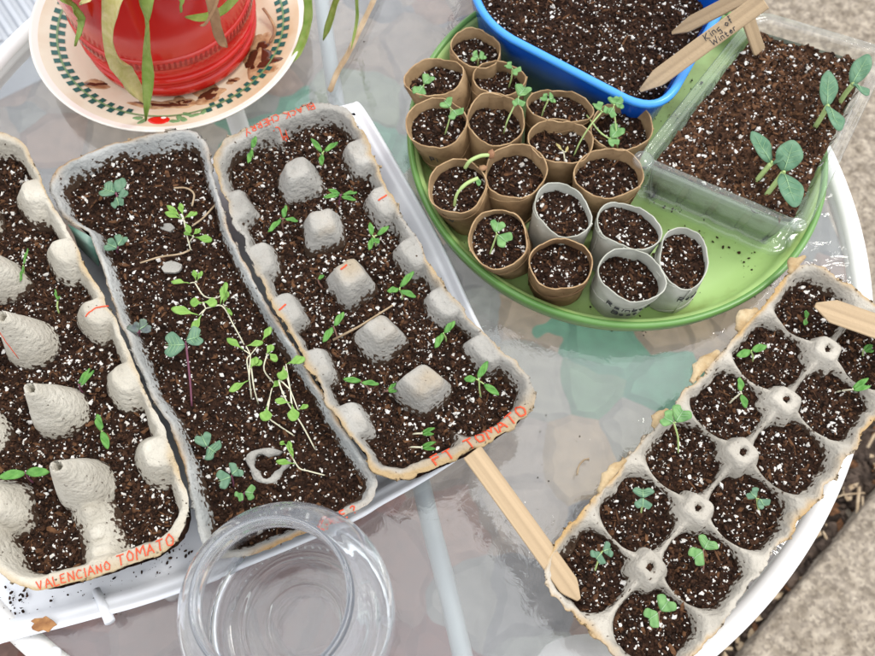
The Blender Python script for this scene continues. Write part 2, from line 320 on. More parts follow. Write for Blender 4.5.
# ------------------------------------------------------------------ soil
_t = (1+5**.5)/2
ICO_V = np.array([(-1, _t, 0), (1, _t, 0), (-1, -_t, 0), (1, -_t, 0), (0, -1, _t), (0, 1, _t), (0, -1, -_t), (0, 1, -_t), (_t, 0, -1), (_t, 0, 1), (-_t, 0, -1), (-_t, 0, 1)])/1.9
ICO_F = np.array([(0, 11, 5), (0, 5, 1), (0, 1, 7), (0, 7, 10), (0, 10, 11), (1, 5, 9), (5, 11, 4), (11, 10, 2), (10, 7, 6), (7, 1, 8), (3, 9, 4), (3, 4, 2), (3, 2, 6), (3, 6, 8), (3, 8, 9), (4, 9, 5), (2, 4, 11), (6, 2, 10), (8, 6, 7), (9, 8, 1)])
def chunks(C, size, rng, elong=1.6, flat=.7, jit=.35):
    """many small irregular lumps: centres C (n,3), size (n,)"""
    n = len(C)
    if n == 0: return np.zeros((0, 3)), np.zeros((0, 3), int)
    V = ICO_V[None]*(1+jit*(rng.random((n, 12, 1))-.5)*1.6)
    S = np.stack([1+(elong-1)*rng.random(n), .7+.5*rng.random(n), flat*(.7+.6*rng.random(n))], 1)
    V = V*S[:, None]*(size/2)[:, None, None]
    a = rng.random(n)*2*PI; b = (rng.random(n)-.5)*1.6
    ca, sa, cb, sb = np.cos(a), np.sin(a), np.cos(b), np.sin(b)
    x, y, z = V[..., 0], V[..., 1], V[..., 2]
    x, z = x*cb[:, None]-z*sb[:, None], x*sb[:, None]+z*cb[:, None]
    x, y = x*ca[:, None]-y*sa[:, None], x*sa[:, None]+y*ca[:, None]
    V = np.stack([x, y, z], -1)+C[:, None]
    F = ICO_F[None]+(np.arange(n)*12)[:, None, None]
    return V.reshape(-1, 3), F.reshape(-1, 3)
def inpoly(X, Y, poly):
    ins = np.zeros(X.shape, bool); n = len(poly)
    for i in range(n):
        x1, y1 = poly[i][:2]; x2, y2 = poly[(i+1) % n][:2]
        c = ((y1 > Y) != (y2 > Y)); 
        with np.errstate(divide='ignore', invalid='ignore'):
            xx = (x2-x1)*(Y-y1)/(y2-y1+1e-15)+x1
        ins ^= c & (X < xx)
    return ins
def snap(X, Y, poly):
    best = np.full(X.shape, 1e9); bx = X.copy(); by = Y.copy(); n = len(poly)
    for i in range(n):
        a = np.array(poly[i][:2]); d = np.array(poly[(i+1) % n][:2])-a; L2 = d@d+1e-15
        t = np.clip(((X-a[0])*d[0]+(Y-a[1])*d[1])/L2, 0, 1); qx = a[0]+t*d[0]; qy = a[1]+t*d[1]
        q = (X-qx)**2+(Y-qy)**2; k = q < best; best = np.where(k, q, best); bx = np.where(k, qx, bx); by = np.where(k, qy, by)
    return bx, by
SEED = [100]
def soil(name, poly, zf, parent, dry=False, amp=.003, step=.0016, reject=None, perl=1.0, dens=1.0, shift=(0, 0)):
    """one mesh: a lumpy ground, crumbs of bark and peat, white perlite. zf(x,y) gives the mean level"""
    SEED[0] += 1; sd = SEED[0]; rng = np.random.default_rng(sd)
    poly = np.array([p[:2] for p in poly]); x0, y0 = poly.min(0); x1, y1 = poly.max(0)
    nx = int((x1-x0)/step)+2; ny = int((y1-y0)/step)+2
    X, Y = np.meshgrid(x0+np.arange(nx)*step, y0+np.arange(ny)*step, indexing='ij')
    ins = inpoly(X, Y, poly); cell = ins[:-1, :-1] | ins[1:, :-1] | ins[:-1, 1:] | ins[1:, 1:]
    sx, sy = snap(X[~ins], Y[~ins], poly); X2 = X.copy(); Y2 = Y.copy(); X2[~ins] = sx; Y2[~ins] = sy
    hz = lambda x, y: zf(x, y)+amp*(fbm(x, y, .022, sd)*.9+vn(x, y, .007, sd+2)*.5+vn(x, y, .0045, sd+5)*.6+vn(x, y, .0022, sd+9)*.45)
    Z = hz(X2, Y2); idx = np.arange(nx*ny).reshape(nx, ny)
    F = np.stack([idx[:-1, :-1], idx[1:, :-1], idx[1:, 1:], idx[:-1, 1:]], -1)[cell]
    used = np.unique(F); mp = np.full(nx*ny, -1); mp[used] = np.arange(len(used)); F = mp[F]
    V = np.stack([X2.ravel(), Y2.ravel(), Z.ravel()], 1)[used]
    F = np.concatenate([F[:, [0, 1, 2]], F[:, [0, 2, 3]]]); mi = [np.zeros(len(F), int)]
    allV = [V]; allF = [F]; off = len(V); area = ins.sum()*step*step*1e6
    def scatter(per, smin, smax, m, pw=2.0, lift=.25, **k):
        nonlocal off
        n = int(area*per*dens if m < 4 else area*per*perl)*2
        x = x0+(x1-x0)*rng.random(n*2); y = y0+(y1-y0)*rng.random(n*2); ok = inpoly(x, y, poly)
        bx, by = snap(x, y, poly); sz = (smin+(smax-smin)*rng.random(n*2)**pw)*.001
        ok &= np.hypot(bx-x, by-y) > sz*.5
        if reject is not None: ok &= ~reject(x, y)
        frac = min(1, (x1-x0)*(y1-y0)*1e6/max(area, 1))
        want = int(n/2); ii = np.nonzero(ok)[0][:want]
        x, y, sz = x[ii], y[ii], sz[ii]
        v, f = chunks(np.stack([x, y, hz(x, y)+sz*lift], 1), sz, rng, **k)
        allV.append(v); allF.append(f+off); off += len(v); mi.append(np.full(len(f), m))
    scatter(.19, .6, 3.0, 1, 2.4); scatter(.17 if not dry else .22, .45, 2.8, 2, 2.6, elong=2.4); scatter(.015 if not dry else .09, .5, 3.4, 3, 2.2, elong=3.4, flat=.5)
    scatter(.064, .5, 1.5, 4, 1.7, .4, elong=1.5, flat=.8, jit=.7); scatter(.0120, 1.2, 3.2, 4, 1.8, .22, elong=1.6, flat=.8, jit=.9)
    # fibres of bark
    scatter(.012, .7, 1.5, 3, 1.6, .5, elong=9, flat=.5); scatter(.006, .6, 1.2, 2, 1.6, .6, elong=12, flat=.5)
    V = np.concatenate(allV); F = np.concatenate(allF); mi = np.concatenate(mi)
    o = mesh_np(name, V, F, [M['soil_dry' if dry else 'soil'], M['crumb_dark'], M['crumb_brown'], M['crumb_red'], M['perlite']], parent, mi, mi == 0)
    return o

# ------------------------------------------------------------------ hand lettering (single stroke, unit height)
FONT = {'A': [[(0, 0), (.35, 1), (.7, 0)], [(.13, .38), (.57, .38)]], 'B': [[(0, 0), (0, 1), (.45, .95), (.5, .7), (.05, .52), (.55, .4), (.5, .05), (0, 0)]],
 'C': [[(.6, .85), (.3, 1), (0, .55), (.15, .1), (.6, .1)]], 'E': [[(.55, 1), (0, 1), (0, 0), (.55, 0)], [(0, .52), (.45, .52)]], 'F': [[(.6, 1), (0, 1), (0, 0)], [(0, .55), (.45, .55)]],
 'H': [[(0, 0), (0, 1)], [(.55, 0), (.55, 1)], [(0, .5), (.55, .5)]], 'I': [[(.1, 0), (.1, 1)]], 'K': [[(0, 0), (0, 1)], [(.55, 1), (.05, .45), (.6, 0)]], 'L': [[(0, 1), (0, 0), (.5, .03)]],
 'M': [[(0, 0), (.1, 1), (.4, .35), (.7, 1), (.8, 0)]], 'N': [[(0, 0), (.03, 1), (.55, 0), (.6, 1)]], 'O': [[(.3, 1), (.02, .6), (.12, .1), (.5, .05), (.62, .5), (.3, 1)]], 'P': [[(0, 0), (0, 1), (.5, .9), (.48, .55), (0, .45)]],
 'R': [[(0, 0), (0, 1), (.5, .85), (.45, .55), (0, .5), (.6, 0)]], 'T': [[(0, 1), (.7, 1)], [(.35, 1), (.33, 0)]], 'V': [[(0, 1), (.3, 0), (.62, 1)]], 'W': [[(0, 1), (.2, 0), (.42, .7), (.62, 0), (.85, 1)]], 'Y': [[(0, 1), (.3, .5)], [(.62, 1), (.2, 0)]],
 'a': [[(.45, .5), (.1, .5), (.05, .1), (.4, .1), (.45, .5), (.5, 0)]], 'b': [[(0, 1), (0, 0), (.4, .05), (.4, .45), (0, .45)]], 'd': [[(.4, 1), (.42, 0), (.05, .05), (.05, .45), (.4, .4)]], 'e': [[(.03, .28), (.42, .3), (.3, .55), (.03, .3), (.15, 0), (.42, .08)]],
 'f': [[(.4, .9), (.2, 1), (.15, 0)], [(0, .5), (.35, .5)]], 'g': [[(.4, .5), (.05, .45), (.1, .1), (.4, .2), (.4, -.35), (.05, -.3)]], 'i': [[(.1, 0), (.1, .5)], [(.1, .72), (.12, .78)]], 'n': [[(0, 0), (0, .5), (.3, .5), (.38, 0)]],
 'o': [[(.2, .5), (.02, .25), (.2, 0), (.4, .25), (.2, .5)]], 'r': [[(0, 0), (0, .5), (.3, .5)]], 's': [[(.35, .5), (.05, .4), (.35, .15), (.05, 0)]], 't': [[(.18, .85), (.18, 0), (.38, .05)], [(0, .5), (.4, .5)]], 'u': [[(0, .5), (.05, 0), (.35, .05), (.38, .5)]],
 'w': [[(0, .5), (.12, 0), (.28, .4), (.42, 0), (.58, .5)]], '?': [[(0, .8), (.3, 1), (.5, .75), (.2, .35)], [(.2, .05), (.22, .1)]], '.': [[(.05, .02), (.12, .05)]], 'h': [[(0, 1), (0, 0)], [(0, .45), (.35, .45), (.38, 0)]], ' ': []}
def lettering(name, text, place, parent, ink, size, rad, gap=.28, jit=.07, flat=.5):
    """place(u, v) -> world point for metres along and up the line of writing"""
    mb = MB(); rng = random.Random(text); x = 0
    for ch in text:
        st = FONT.get(ch, []); w = max([p[0] for s in st for p in s], default=.3); dy = rng.uniform(-.08, .08); sc = size*rng.uniform(.88, 1.1)
        for s in st:
            pts = []
            for i in range(len(s)-1):
                for k in range(4):
                    t = k/4; pts.append((s[i][0]*(1-t)+s[i+1][0]*t, s[i][1]*(1-t)+s[i+1][1]*t))
            pts.append(s[-1]); pts = [(p[0]+rng.uniform(-jit, jit)*.3, p[1]+dy+rng.uniform(-jit, jit)*.3) for p in pts]
            mb.tube([place(x+p[0]*sc, p[1]*sc) for p in pts], rad, 5, flat=flat)
        x += (w+gap)*size
    return mb.build(name, ink, parent)

# ------------------------------------------------------------------ the ground
GZ = -.72
def poly_sheet(name, pts, z, m, **k):
    o = mesh_np(name, [(p[0], p[1], z) for p in pts], [tuple(range(len(pts)))], m, smooth=False, loc=(0, 0, 0)); return tag(o, kind='structure', **k)
S_ = 40
poly_sheet('ground', [(-S_, -S_), (S_, -S_), (S_, S_), (-S_, S_)], GZ-.012, M['concrete'])
a = at(875, 488, GZ); b = at(735, 656, GZ); d = (b-a)/np.linalg.norm(b-a); nrm = np.array([d[1], -d[0], 0])
if nrm[0] < 0: nrm = -nrm
if True:
    p0 = a-d*8; p1 = b+d*8
    # slab to the right of the strip, a real step above it
    mb = MB(); q = [p0, p1, p1+nrm*12, p0+nrm*12]
    mb.loft([[(v[0], v[1], GZ-.01) for v in q], [(v[0], v[1], GZ+.03) for v in q]], cap1=True)
    o = mod_bevel(mb.build('pavement', M['concrete'], smooth=False), .008, 3); tag(o, kind='structure')
    # mulch strip with depth
    n_s, n_t = 260, 16; V = []; wdt = .085
    for i in range(n_s+1):
        for j in range(n_t+1):
            pt = a-d*.9+(d*2.2)*(i/n_s)-nrm*(wdt*j/n_t)+nrm*.004
            V.append((pt[0], pt[1], GZ-.004+.02*fbm(pt[0], pt[1], .03, 4)))
    V = np.array(V); idx = np.arange((n_s+1)*(n_t+1)).reshape(n_s+1, n_t+1)
    F = np.stack([idx[:-1, :-1], idx[1:, :-1], idx[1:, 1:], idx[:-1, 1:]], -1).reshape(-1, 4)
    rg = np.random.default_rng(5); c = V[rg.integers(0, len(V), 1600)]+(0, 0, .004)
    tag(mesh_np('ground_soil', V, F, M['mulch'], smooth=True), kind='structure')
    v, f = chunks(c, .004+.014*rg.random(1600)**2, rg, 3)
    o = mesh_np('wood_chips', v, f, [M['mulch'], M['crumb_red'], M['dry_stem']], mi=np.repeat(rg.choice([0, 0, 0, 0, 1, 2], 1600), 20), smooth=False)
    tag(o, 'dark wood chips and twigs in the gap beside the pavement', 'wood chips', kind='stuff')
    mb = MB()
    for k in range(16):
        c0 = a+d*rg.uniform(-.2, .45)-nrm*rg.uniform(.005, .08)+np.array([0, 0, .012]); th = rg.uniform(-.7, .7)
        dd = d*math.cos(th)+nrm*math.sin(th); ln = rg.uniform(.02, .09)
        mb.tube([c0, c0+dd*ln*.5+nrm*rg.uniform(-.006, .006), c0+dd*ln], rg.uniform(.001, .003), 5)
    tag(mb.build('twigs', M['dry_stem']), 'thin pale twigs lying on the dark chips in the gap', 'twigs', kind='stuff')
# rounded stone paving under the table
pts = [at(x, y, GZ) for x, y in ((-300, 1100), (640, 1100), (640, 760), (720, 600), (800, 505), (850, 420), (856, 330), (845, 250), (812, 170), (770, 90), (715, 0), (640, -120), (-200, -260), (-500, 400))]
poly_sheet('paving', pts, GZ-.006, M['stones'])

# ------------------------------------------------------------------ the table
TX, TY, TR = -.0439, .3263, .3694
tb = empty('table', (TX, TY, GZ), 'round glass-topped patio table with white metal rim', 'table')
def disc_loop(r, z, n=160, cx=TX, cy=TY): return [(cx+r*math.cos(q), cy+r*math.sin(q), z) for q in np.linspace(0, 2*PI, n, endpoint=False)]
mb = MB(); mb.loft([disc_loop(.02, -.0055), disc_loop(TR-.012, -.0055), disc_loop(TR-.0095, -.004), disc_loop(TR-.0095, -.0012), disc_loop(TR-.012, 0), disc_loop(.02, 0)], cap0=True, cap1=True)
mb.build('glass_top', M['table_glass'], tb, smooth=False)
mb = MB(); prof = [(TR-.0145, -.007), (TR-.0145, .0005), (TR-.0125, .0035), (TR-.008, .0055), (TR-.003, .0045), (TR-.0003, .001), (TR, -.004), (TR, -.020), (TR-.002, -.0235), (TR-.006, -.0235), (TR-.008, -.007)]
mb.loft([disc_loop(r, z, 220) for r, z in prof+prof[:1]]); mb.build('rim', M['white_paint'], tb)
# rust marks and a screw on the rim
for ang0, ang1 in ((2.36, 2.47), (3.80, 3.83), (3.88, 3.90)):
    L_ = []
    for q in np.linspace(ang0, ang1, 14):
        w = .0007+.0009*random.random(); L_.append([(TX+(TR-.0149-w*.3)*math.cos(q), TY+(TR-.0149-w*.3)*math.sin(q), .0003), (TX+(TR-.0143+w)*math.cos(q), TY+(TR-.0143+w)*math.sin(q), .0022)])
    mb = MB(); mb.loft(L_, closed=False); mb.build('rust_mark', M['rust'], tb)
sp = at(54, 653, .006); mb = MB()
mb.loft([[(sp[0]+r*math.cos(q), sp[1]+r*math.sin(q), z) for q in np.linspace(0, 2*PI, 18, endpoint=False)] for r, z in ((.0038, .0035), (.0038, .0058), (.003, .0066), (.0012, .0066), (.0009, .0055))], cap1=True)
mb.build('screw', M['white_plastic'], tb)
for pl in ([(318, -60), (322, 0), (330, 60), (338, 110), (372, 300), (415, 460), (432, 530), (450, 600), (470, 690)],):
    mb = MB(); pp = smooth_path([at(x, y, -.03) for x, y in pl], 5); mb.tube(pp, .0068, 10); mb.build('reflection_bar', M['grey_plastic'], tb)  # bar added under the glass to imitate a pale reflected streak
for q in (.6, 2.2, 3.7, 5.3):
    mb = MB(); p = np.array([TX+(TR-.03)*math.cos(q), TY+(TR-.03)*math.sin(q), -.02]); e = np.array([TX+(TR+.0)*math.cos(q), TY+(TR+.0)*math.sin(q), GZ-.004])
    mb.tube(smooth_path([p, p*.5+e*.5+np.array([-.03*math.cos(q), -.03*math.sin(q), 0]), e], 5), .011, 10)
    if q > 3.0 or q > 2: mb.build('leg', M['white_paint'], tb)

# ribbed pale box beyond the table edge, upper left
ZT = -.60; bc = at(6, 6, ZT); bx = tag(empty('storage_box', (bc[0], bc[1], GZ-.012), 'pale grey ribbed plastic box beyond the table edge in the upper left corner', 'box'))
mb = MB(); ang = .66; ca, sa = math.cos(ang), math.sin(ang); e0 = at(27, 27, ZT)
def bl(u, v, z): return (e0[0]+ca*u-sa*v, e0[1]+sa*u+ca*v, z)
mb.loft([[bl(-.3, .006, z), bl(.3, .006, z), bl(.3, .4, z), bl(-.3, .4, z)] for z in (GZ-.01, ZT-.03)], cap1=True); mod_bevel(mb.build('body', M['grey_plastic'], bx, smooth=False), .004)
mb = MB(); mb.loft([[bl(-.31, -.004, z), bl(.31, -.004, z), bl(.31, .41, z), bl(-.31, .41, z)] for z in (ZT-.03, ZT-.01)], cap0=True, cap1=True)
for k in range(28):
    u = -.30+k*.022; mb.loft([[bl(u, v, ZT-.012), bl(u+.004, v, ZT-.003), bl(u+.012, v, ZT-.003), bl(u+.016, v, ZT-.012)] for v in (.004, .40)], closed=False, cap0=True)
mod_bevel(mb.build('ribbed_lid', M['grey_plastic'], bx, smooth=False), .002)

# ------------------------------------------------------------------ white seedling tray under the three cartons
to = empty('seedling_tray', (-.1, .2, 0.0), 'shallow white plastic tray under the three long cartons on the left', 'tray')
opx = [(352, 103), (362, 106), (395, 160), (440, 240), (482, 330), (520, 385), (528, 408), (512, 420), (474, 448), (430, 477), (384, 503), (340, 527), (180, 592), (80, 622), (0, 643), (-120, 680), (-150, 560), (-60, 400), (60, 262), (200, 165), (300, 118)]
O_ = [at(x, y, .014)[:2] for x, y in opx]
O_ = [q[:2] for q in smooth_path([np.array([*v, 0]) for v in O_+O_[:1]], 5)][:-1]
def inset(poly, d):
    poly = np.array(poly); n = len(poly); out = []
    A = .5*sum(poly[i][0]*poly[(i+1) % n][1]-poly[(i+1) % n][0]*poly[i][1] for i in range(n)); sg = 1 if A > 0 else -1
    for i in range(n):
        t = poly[(i+1) % n]-poly[i-1]; t = t/(np.linalg.norm(t)+1e-12); out.append(poly[i]+sg*d*np.array([-t[1], t[0]]))
    return np.array(out)
def lp(poly, d, z): return [(p[0], p[1], z) for p in inset(poly, d)]
mb = MB()
mb.loft([lp(O_, .0, .0105), lp(O_, -.0005, .0135), lp(O_, .001, .0145), lp(O_, .003, .0140), lp(O_, .005, .0118), lp(O_, .0075, .0112), lp(O_, .0100, .0112), lp(O_, .0145, .0035), lp(O_, .02, .0025)], cap1=True)
mb.loft([lp(O_, .0, .0105), lp(O_, .002, .0100), lp(O_, .008, .0008), lp(O_, .012, .0004)], cap1=True)
mb.build('tray_body', M['white_plastic'], to)
hp = at(350, 121, .0125); mb = MB()
mb.loft([[(hp[0]+r*math.cos(q), hp[1]+r*math.sin(q), z) for q in np.linspace(0, 2*PI, 20, endpoint=False)] for r, z in ((.006, .010), (.006, .0128), (.005, .0140), (.003, .0140), (.0025, .0125))], cap1=True); mb.build('drain_boss', M['white_paint'], to)
rr = [at(96, 590, .008), at(110, 622, .014)]; mb = MB(); mb.tube(rr, [.0028, .0034], 10); mb.build('moulded_rib', M['white_plastic'], to)

def loose(name, label, regions, z, n, smin, smax, mats, seed, kind='stuff'):
    rg = np.random.default_rng(seed); C = []
    for k in range(n):
        x0, y0, x1, y1 = regions[rg.integers(len(regions))]; u = rg.random(); v = rg.normal(0, .33)
        dx, dy = x1-x0, y1-y0; L_ = math.hypot(dx, dy); x = x0+dx*u-dy/L_*v*26; y = y0+dy*u+dx/L_*v*26; C.append(at(x, y, z))
    v, f = chunks(np.array(C), (smin+(smax-smin)*rg.random(n)**3)*.001, rg, 1.8, .6)
    o = mesh_np(name, v, f, mats, mi=np.repeat(rg.integers(0, len(mats), n), 20), smooth=False); return tag(o, label, 'soil', kind=kind)
loose('spilled_soil', 'fine dark soil crumbs scattered on the front edge of the white tray', [(0, 612, 160, 560), (150, 570, 190, 545), (8, 600, 30, 595), (0, 630, 170, 585)], .0048, 190, .35, 2.2, [M['crumb_dark'], M['soil'], M['crumb_brown']], 11)
loose('soil_specks', 'tiny soil specks and white crumbs lying on the table glass', [(520, 400, 600, 480), (260, 105, 330, 110), (300, 60, 380, 30), (560, 470, 500, 520), (60, 140, 100, 200)], .0009, 22, .4, 1.4, [M['crumb_dark'], M['crumb_dark'], M['perlite']], 12)

# ------------------------------------------------------------------ egg cartons as moulded sheets
def polyl(pts):
    pts = np.array(pts); seg = np.r_[0, np.cumsum(np.hypot(*np.diff(pts, axis=0).T))]; seg /= seg[-1]
    return lambda t: np.stack([np.interp(t, seg, pts[:, 0]), np.interp(t, seg, pts[:, 1])], -1)
class Carton:
    """s runs from the far end to the near end, t from left to right; edges are given in world XY"""
    def __init__(c, top, right, bottom, left, z, L, Wd, cups, prof, D, flat_end, flat_side, rad, post=None, ragged=.001, seed=1, saddle=None):
        mk = lambda e: polyl([q[:2] for q in smooth_path([np.array([p[0], p[1], 0]) for p in e], 4)]) if len(e) > 2 else polyl([p[:2] for p in e])
        c.T, c.R, c.B, c.Lf = mk(top), mk(right), mk(bottom), mk(left)
        c.z, c.L, c.W, c.cups, c.prof, c.D, c.fe, c.fs, c.rad, c.post, c.rag, c.seed = z, L, Wd, cups, prof, D, flat_end, flat_side, rad, post, ragged, seed
    pw = 4.5
    def xy(c, s, t):
        s = np.asarray(s, float)/c.L; t = np.asarray(t, float)/c.W; S = s[..., None]; T_ = t[..., None]
        p00, p01, p10, p11 = c.T(0.), c.T(1.), c.B(0.), c.B(1.)
        return (1-T_)*c.Lf(s)+T_*c.R(s)+(1-S)*c.T(t)+S*c.B(t)-((1-S)*(1-T_)*p00+(1-S)*T_*p01+S*(1-T_)*p10+S*T_*p11)
    def sd(c, s, t):
        r = c.rad; dx = np.abs(s-c.L/2)-(c.L/2-r); dy = np.abs(t-c.W/2)-(c.W/2-r)
        d = np.hypot(np.maximum(dx, 0), np.maximum(dy, 0))+np.minimum(np.maximum(dx, dy), 0)-r
        return d+c.rag*(1.6+fbm(s, t, .011, c.seed+40)*2.4+vn(s, t, .003, c.seed+50)*.8)
    def h(c, s, t, fine=True):
        s = np.asarray(s, float); t = np.asarray(t, float)
        sd0 = c.sd(s, t); es = np.minimum(s, c.L-s); fl = np.where(es < 30e-3, c.fe, c.fs)
        fl = c.fs+(c.fe-c.fs)*np.clip(1-(es-.004)/.02, 0, 1)
        q = -sd0-fl
        bord = np.where(q < 0, -.0005-.3*np.maximum(.002+sd0, 0), 0)+np.interp(q, [0, .0015, .005, .012, .02], [0, -.002, -.012, -c.D*.75, -c.D])
        if len(c.cups):
            f = np.full(s.shape, 9.)
            for (cs, ct) in c.cups:
                a, b = np.abs(s-cs), np.abs(t-ct); r = (a**2.25+b**2.25)**(1/2.25); f = np.minimum(f, np.interp(r, *c.prof))
            z = np.maximum(f, bord)
        else: z = bord
        if c.post:
            for (cs, ct, hb, ht, tz, hole, hd, ang) in c.post:
                ds, dt = s-cs, t-ct; a = ds*math.cos(ang)-dt*math.sin(ang); b = ds*math.sin(ang)+dt*math.cos(ang)
                n1 = .0016*vn(s, t, .009, c.seed+int(cs*900)); pw = c.pw
                r = (np.abs(a)**pw+np.abs(b)**pw)**(1/pw)+n1
                z = np.maximum(z, np.interp(r, [0, ht*.8, ht, ht+(hb-ht)*.5, hb, hb*1.25], [tz, tz-.0003, tz-.0016, tz-.5*(tz+.032), -.032, -c.D]))
                if hole: z = z-hd*np.clip((hole-np.hypot(ds, dt*1.2))/.0006, 0, 1)
        z = z+.0016*fbm(s, t, .03, c.seed)+.0010*vn(s, t, .006, c.seed+3)
        if fine: z = z+.0008*vn(s, t, .0031, c.seed+7)+.0004*vn(s, t, .0017, c.seed+8)
        return z+c.z
    def P3(c, s, t, dz=0):
        p = c.xy(s, t); return np.array([p[..., 0], p[..., 1], c.h(s, t)+dz]).T if np.ndim(s) else np.array([p[0], p[1], float(c.h(s, t))+dz])
    def build(c, name, m, parent, step=.00115, thick=.0018, stain=None, soil_z=0):
        ns = int(c.L/step)+1; nt_ = int(c.W/step)+1
        S, T_ = np.meshgrid(np.linspace(0, c.L, ns), np.linspace(0, c.W, nt_), indexing='ij'); d = c.sd(S, T_); ins = d < 0
        e = 1e-4; gs = (c.sd(S+e, T_)-d)/e; gt = (c.sd(S, T_+e)-d)/e; g = np.hypot(gs, gt)+1e-9
        out = ~ins; k = np.where(out, np.minimum(d, .006), 0); S2 = S-k*gs/g; T2 = T_-k*gt/g
        S2 = np.clip(S2, 0, c.L); T2 = np.clip(T2, 0, c.W)
        cell = ins[:-1, :-1] | ins[1:, :-1] | ins[:-1, 1:] | ins[1:, 1:]
        Pxy = c.xy(S2, T2); Z = c.h(S2, T2); idx = np.arange(ns*nt_).reshape(ns, nt_)
        F = np.stack([idx[:-1, :-1], idx[1:, :-1], idx[1:, 1:], idx[:-1, 1:]], -1)[cell]; used = np.unique(F); mp = np.full(ns*nt_, -1); mp[used] = np.arange(len(used))
        V = np.stack([Pxy[..., 0].ravel(), Pxy[..., 1].ravel(), Z.ravel()], 1)[used]; F = mp[F]
        # face up
        v = V[F[len(F)//2]]; 
        if np.cross(v[1]-v[0], v[2]-v[1])[2] < 0: F = F[:, ::-1].copy()
        st = (np.clip(1-np.abs(c.sd(S2, T2))/(.0042*(1+1.4*vn(S2, T2, .02, c.seed+70))), 0, 1)*np.clip(.62+1.5*vn(S2, T2, .03, c.seed+71), .1, 1)+(stain(S2, T2) if stain else 0)).ravel()[used]
        o = mesh_np(name, V, F, m, parent, None, True, st)
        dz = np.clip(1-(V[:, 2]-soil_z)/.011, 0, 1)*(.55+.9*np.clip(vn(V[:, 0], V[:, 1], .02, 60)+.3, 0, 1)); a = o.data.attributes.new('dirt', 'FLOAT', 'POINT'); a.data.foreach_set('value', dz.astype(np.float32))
        so_ = o.modifiers.new('thickness', 'SOLIDIFY'); so_.thickness = thick; so_.offset = -1
        return o
    def outline(c, ins_):
        out = []; r = c.rad-ins_; 
        for (cs, ct, a0) in ((c.rad, c.rad, PI), (c.L-c.rad, c.rad, 1.5*PI), (c.L-c.rad, c.W-c.rad, 0), (c.rad, c.W-c.rad, .5*PI)):
            for q in np.linspace(a0, a0+PI/2, 7): out.append((cs+r*math.cos(q), ct+r*math.sin(q)))
        # insert points along the straight edges so curved sides are followed
        full = []
        for i in range(len(out)):
            p, q = np.array(out[i]), np.array(out[(i+1) % len(out)]); k = max(1, int(np.linalg.norm(q-p)/.015))
            for j in range(k): full.append(p+(q-p)*j/k)
        return [c.xy(p[0], p[1]) for p in full]
    def inv_reject(c, level):
        """points where the pulp stands above the soil: sampled as a lookup in world XY"""
        ns, nt_ = 300, 110
        S, T_ = np.meshgrid(np.linspace(0, c.L, ns), np.linspace(0, c.W, nt_), indexing='ij'); Pq = c.xy(S, T_); hi = (c.h(S, T_)-level) > -.0002
        x0, y0 = Pq[..., 0].min(), Pq[..., 1].min(); g = {}
        res = .0015; nx = int((Pq[..., 0].max()-x0)/res)+3; ny = int((Pq[..., 1].max()-y0)/res)+3; G = np.zeros((nx, ny), bool)
        ix = ((Pq[..., 0]-x0)/res).astype(int); iy = ((Pq[..., 1]-y0)/res).astype(int); G[ix[hi], iy[hi]] = True
        def rej(x, y):
            a = np.clip(((x-x0)/res).astype(int), 0, nx-1); b = np.clip(((y-y0)/res).astype(int), 0, ny-1); return G[a, b]
        return rej
def wpts(pp, z): return [at(x, y, z)[:2] for x, y in pp]
PROF_OPEN = lambda D: ([0, .013, .0165, .020, .024, .0275, .0305, .034], [-D, -D, -D*.86, -D*.62, -.0175, -.0085, -.002, 0])
def posts(L, Wd, p, hb, ht, tz, hole=0, hd=0, side=(.020, .010, 0, .005), end=(.014, .006)):
    rg = random.Random(int(p*1e5)); out = [(L/2+(i-2)*p, Wd/2+rg.uniform(-.001, .001), hb*rg.uniform(.94, 1.06), ht*rg.uniform(.9, 1.1), tz+rg.uniform(-.001, .001), hole, hd, rg.uniform(-.25, .25)) for i in range(5)]
    for i in range(5):
        for t in (side[3], Wd-side[3]): out.append((L/2+(i-2)*p+rg.uniform(-.001, .001), t, side[0]*rg.uniform(.93, 1.07), side[1], side[2], 0, 0, rg.uniform(-.2, .2)))
    for s_ in (.003, L-.003): out.append((s_, Wd/2, end[0], end[1], -.0012, 0, 0, 0))
    return out
def grid_cups(L, Wd, p=.048, cols=2): return [(L/2+(i-2.5)*p, Wd/2+(j-.5)*p) for i in range(6) for j in range(cols)]
def post_pts(L, Wd, p=.048): return [(L/2+(i-2)*p, Wd/2) for i in range(5)]
cart = {}
# 1: grey carton beside the green tray
z = .055; top = wpts([(202, 148), (275, 112), (342, 92)], z); right = wpts([(342, 92), (374, 150), (400, 205), (452, 292), (479, 322), (500, 343), (526, 370), (552, 404)], z); bot = wpts([(385, 494), (475, 452), (552, 404)], z); left = wpts([(202, 148), (242, 245), (310, 378), (385, 494)], z)
L_, W_ = .300, .112; grey = Carton(top, right, bot, left, z, L_, W_, grid_cups(L_, W_, .0465), PROF_OPEN(.046), .046, .0075, .0018, .024, posts(L_, W_, .0465, .0205, .0086, .0080, side=(.0215, .0115, 0, .004), end=(.017, .007)), .0012, 1)
cart['grey'] = grey
e1 = empty('egg_carton', (*grey.xy(.15, .056), .006), 'grey egg carton with tomato seedlings and blunt pulp posts, red lettering on both ends', 'egg carton', 'egg cartons planted with seedlings')
grey.build('pulp_base', M['pulp_grey'], e1, soil_z=z-.0165, stain=lambda s, t: .75*np.clip((s-(L_-.022))/.02, 0, 1)+.5*np.clip(vn(s, t, .02, 9)*2+.1, 0, 1)*np.clip((grey.h(s, t, False)-.053)/.004, 0, 1))
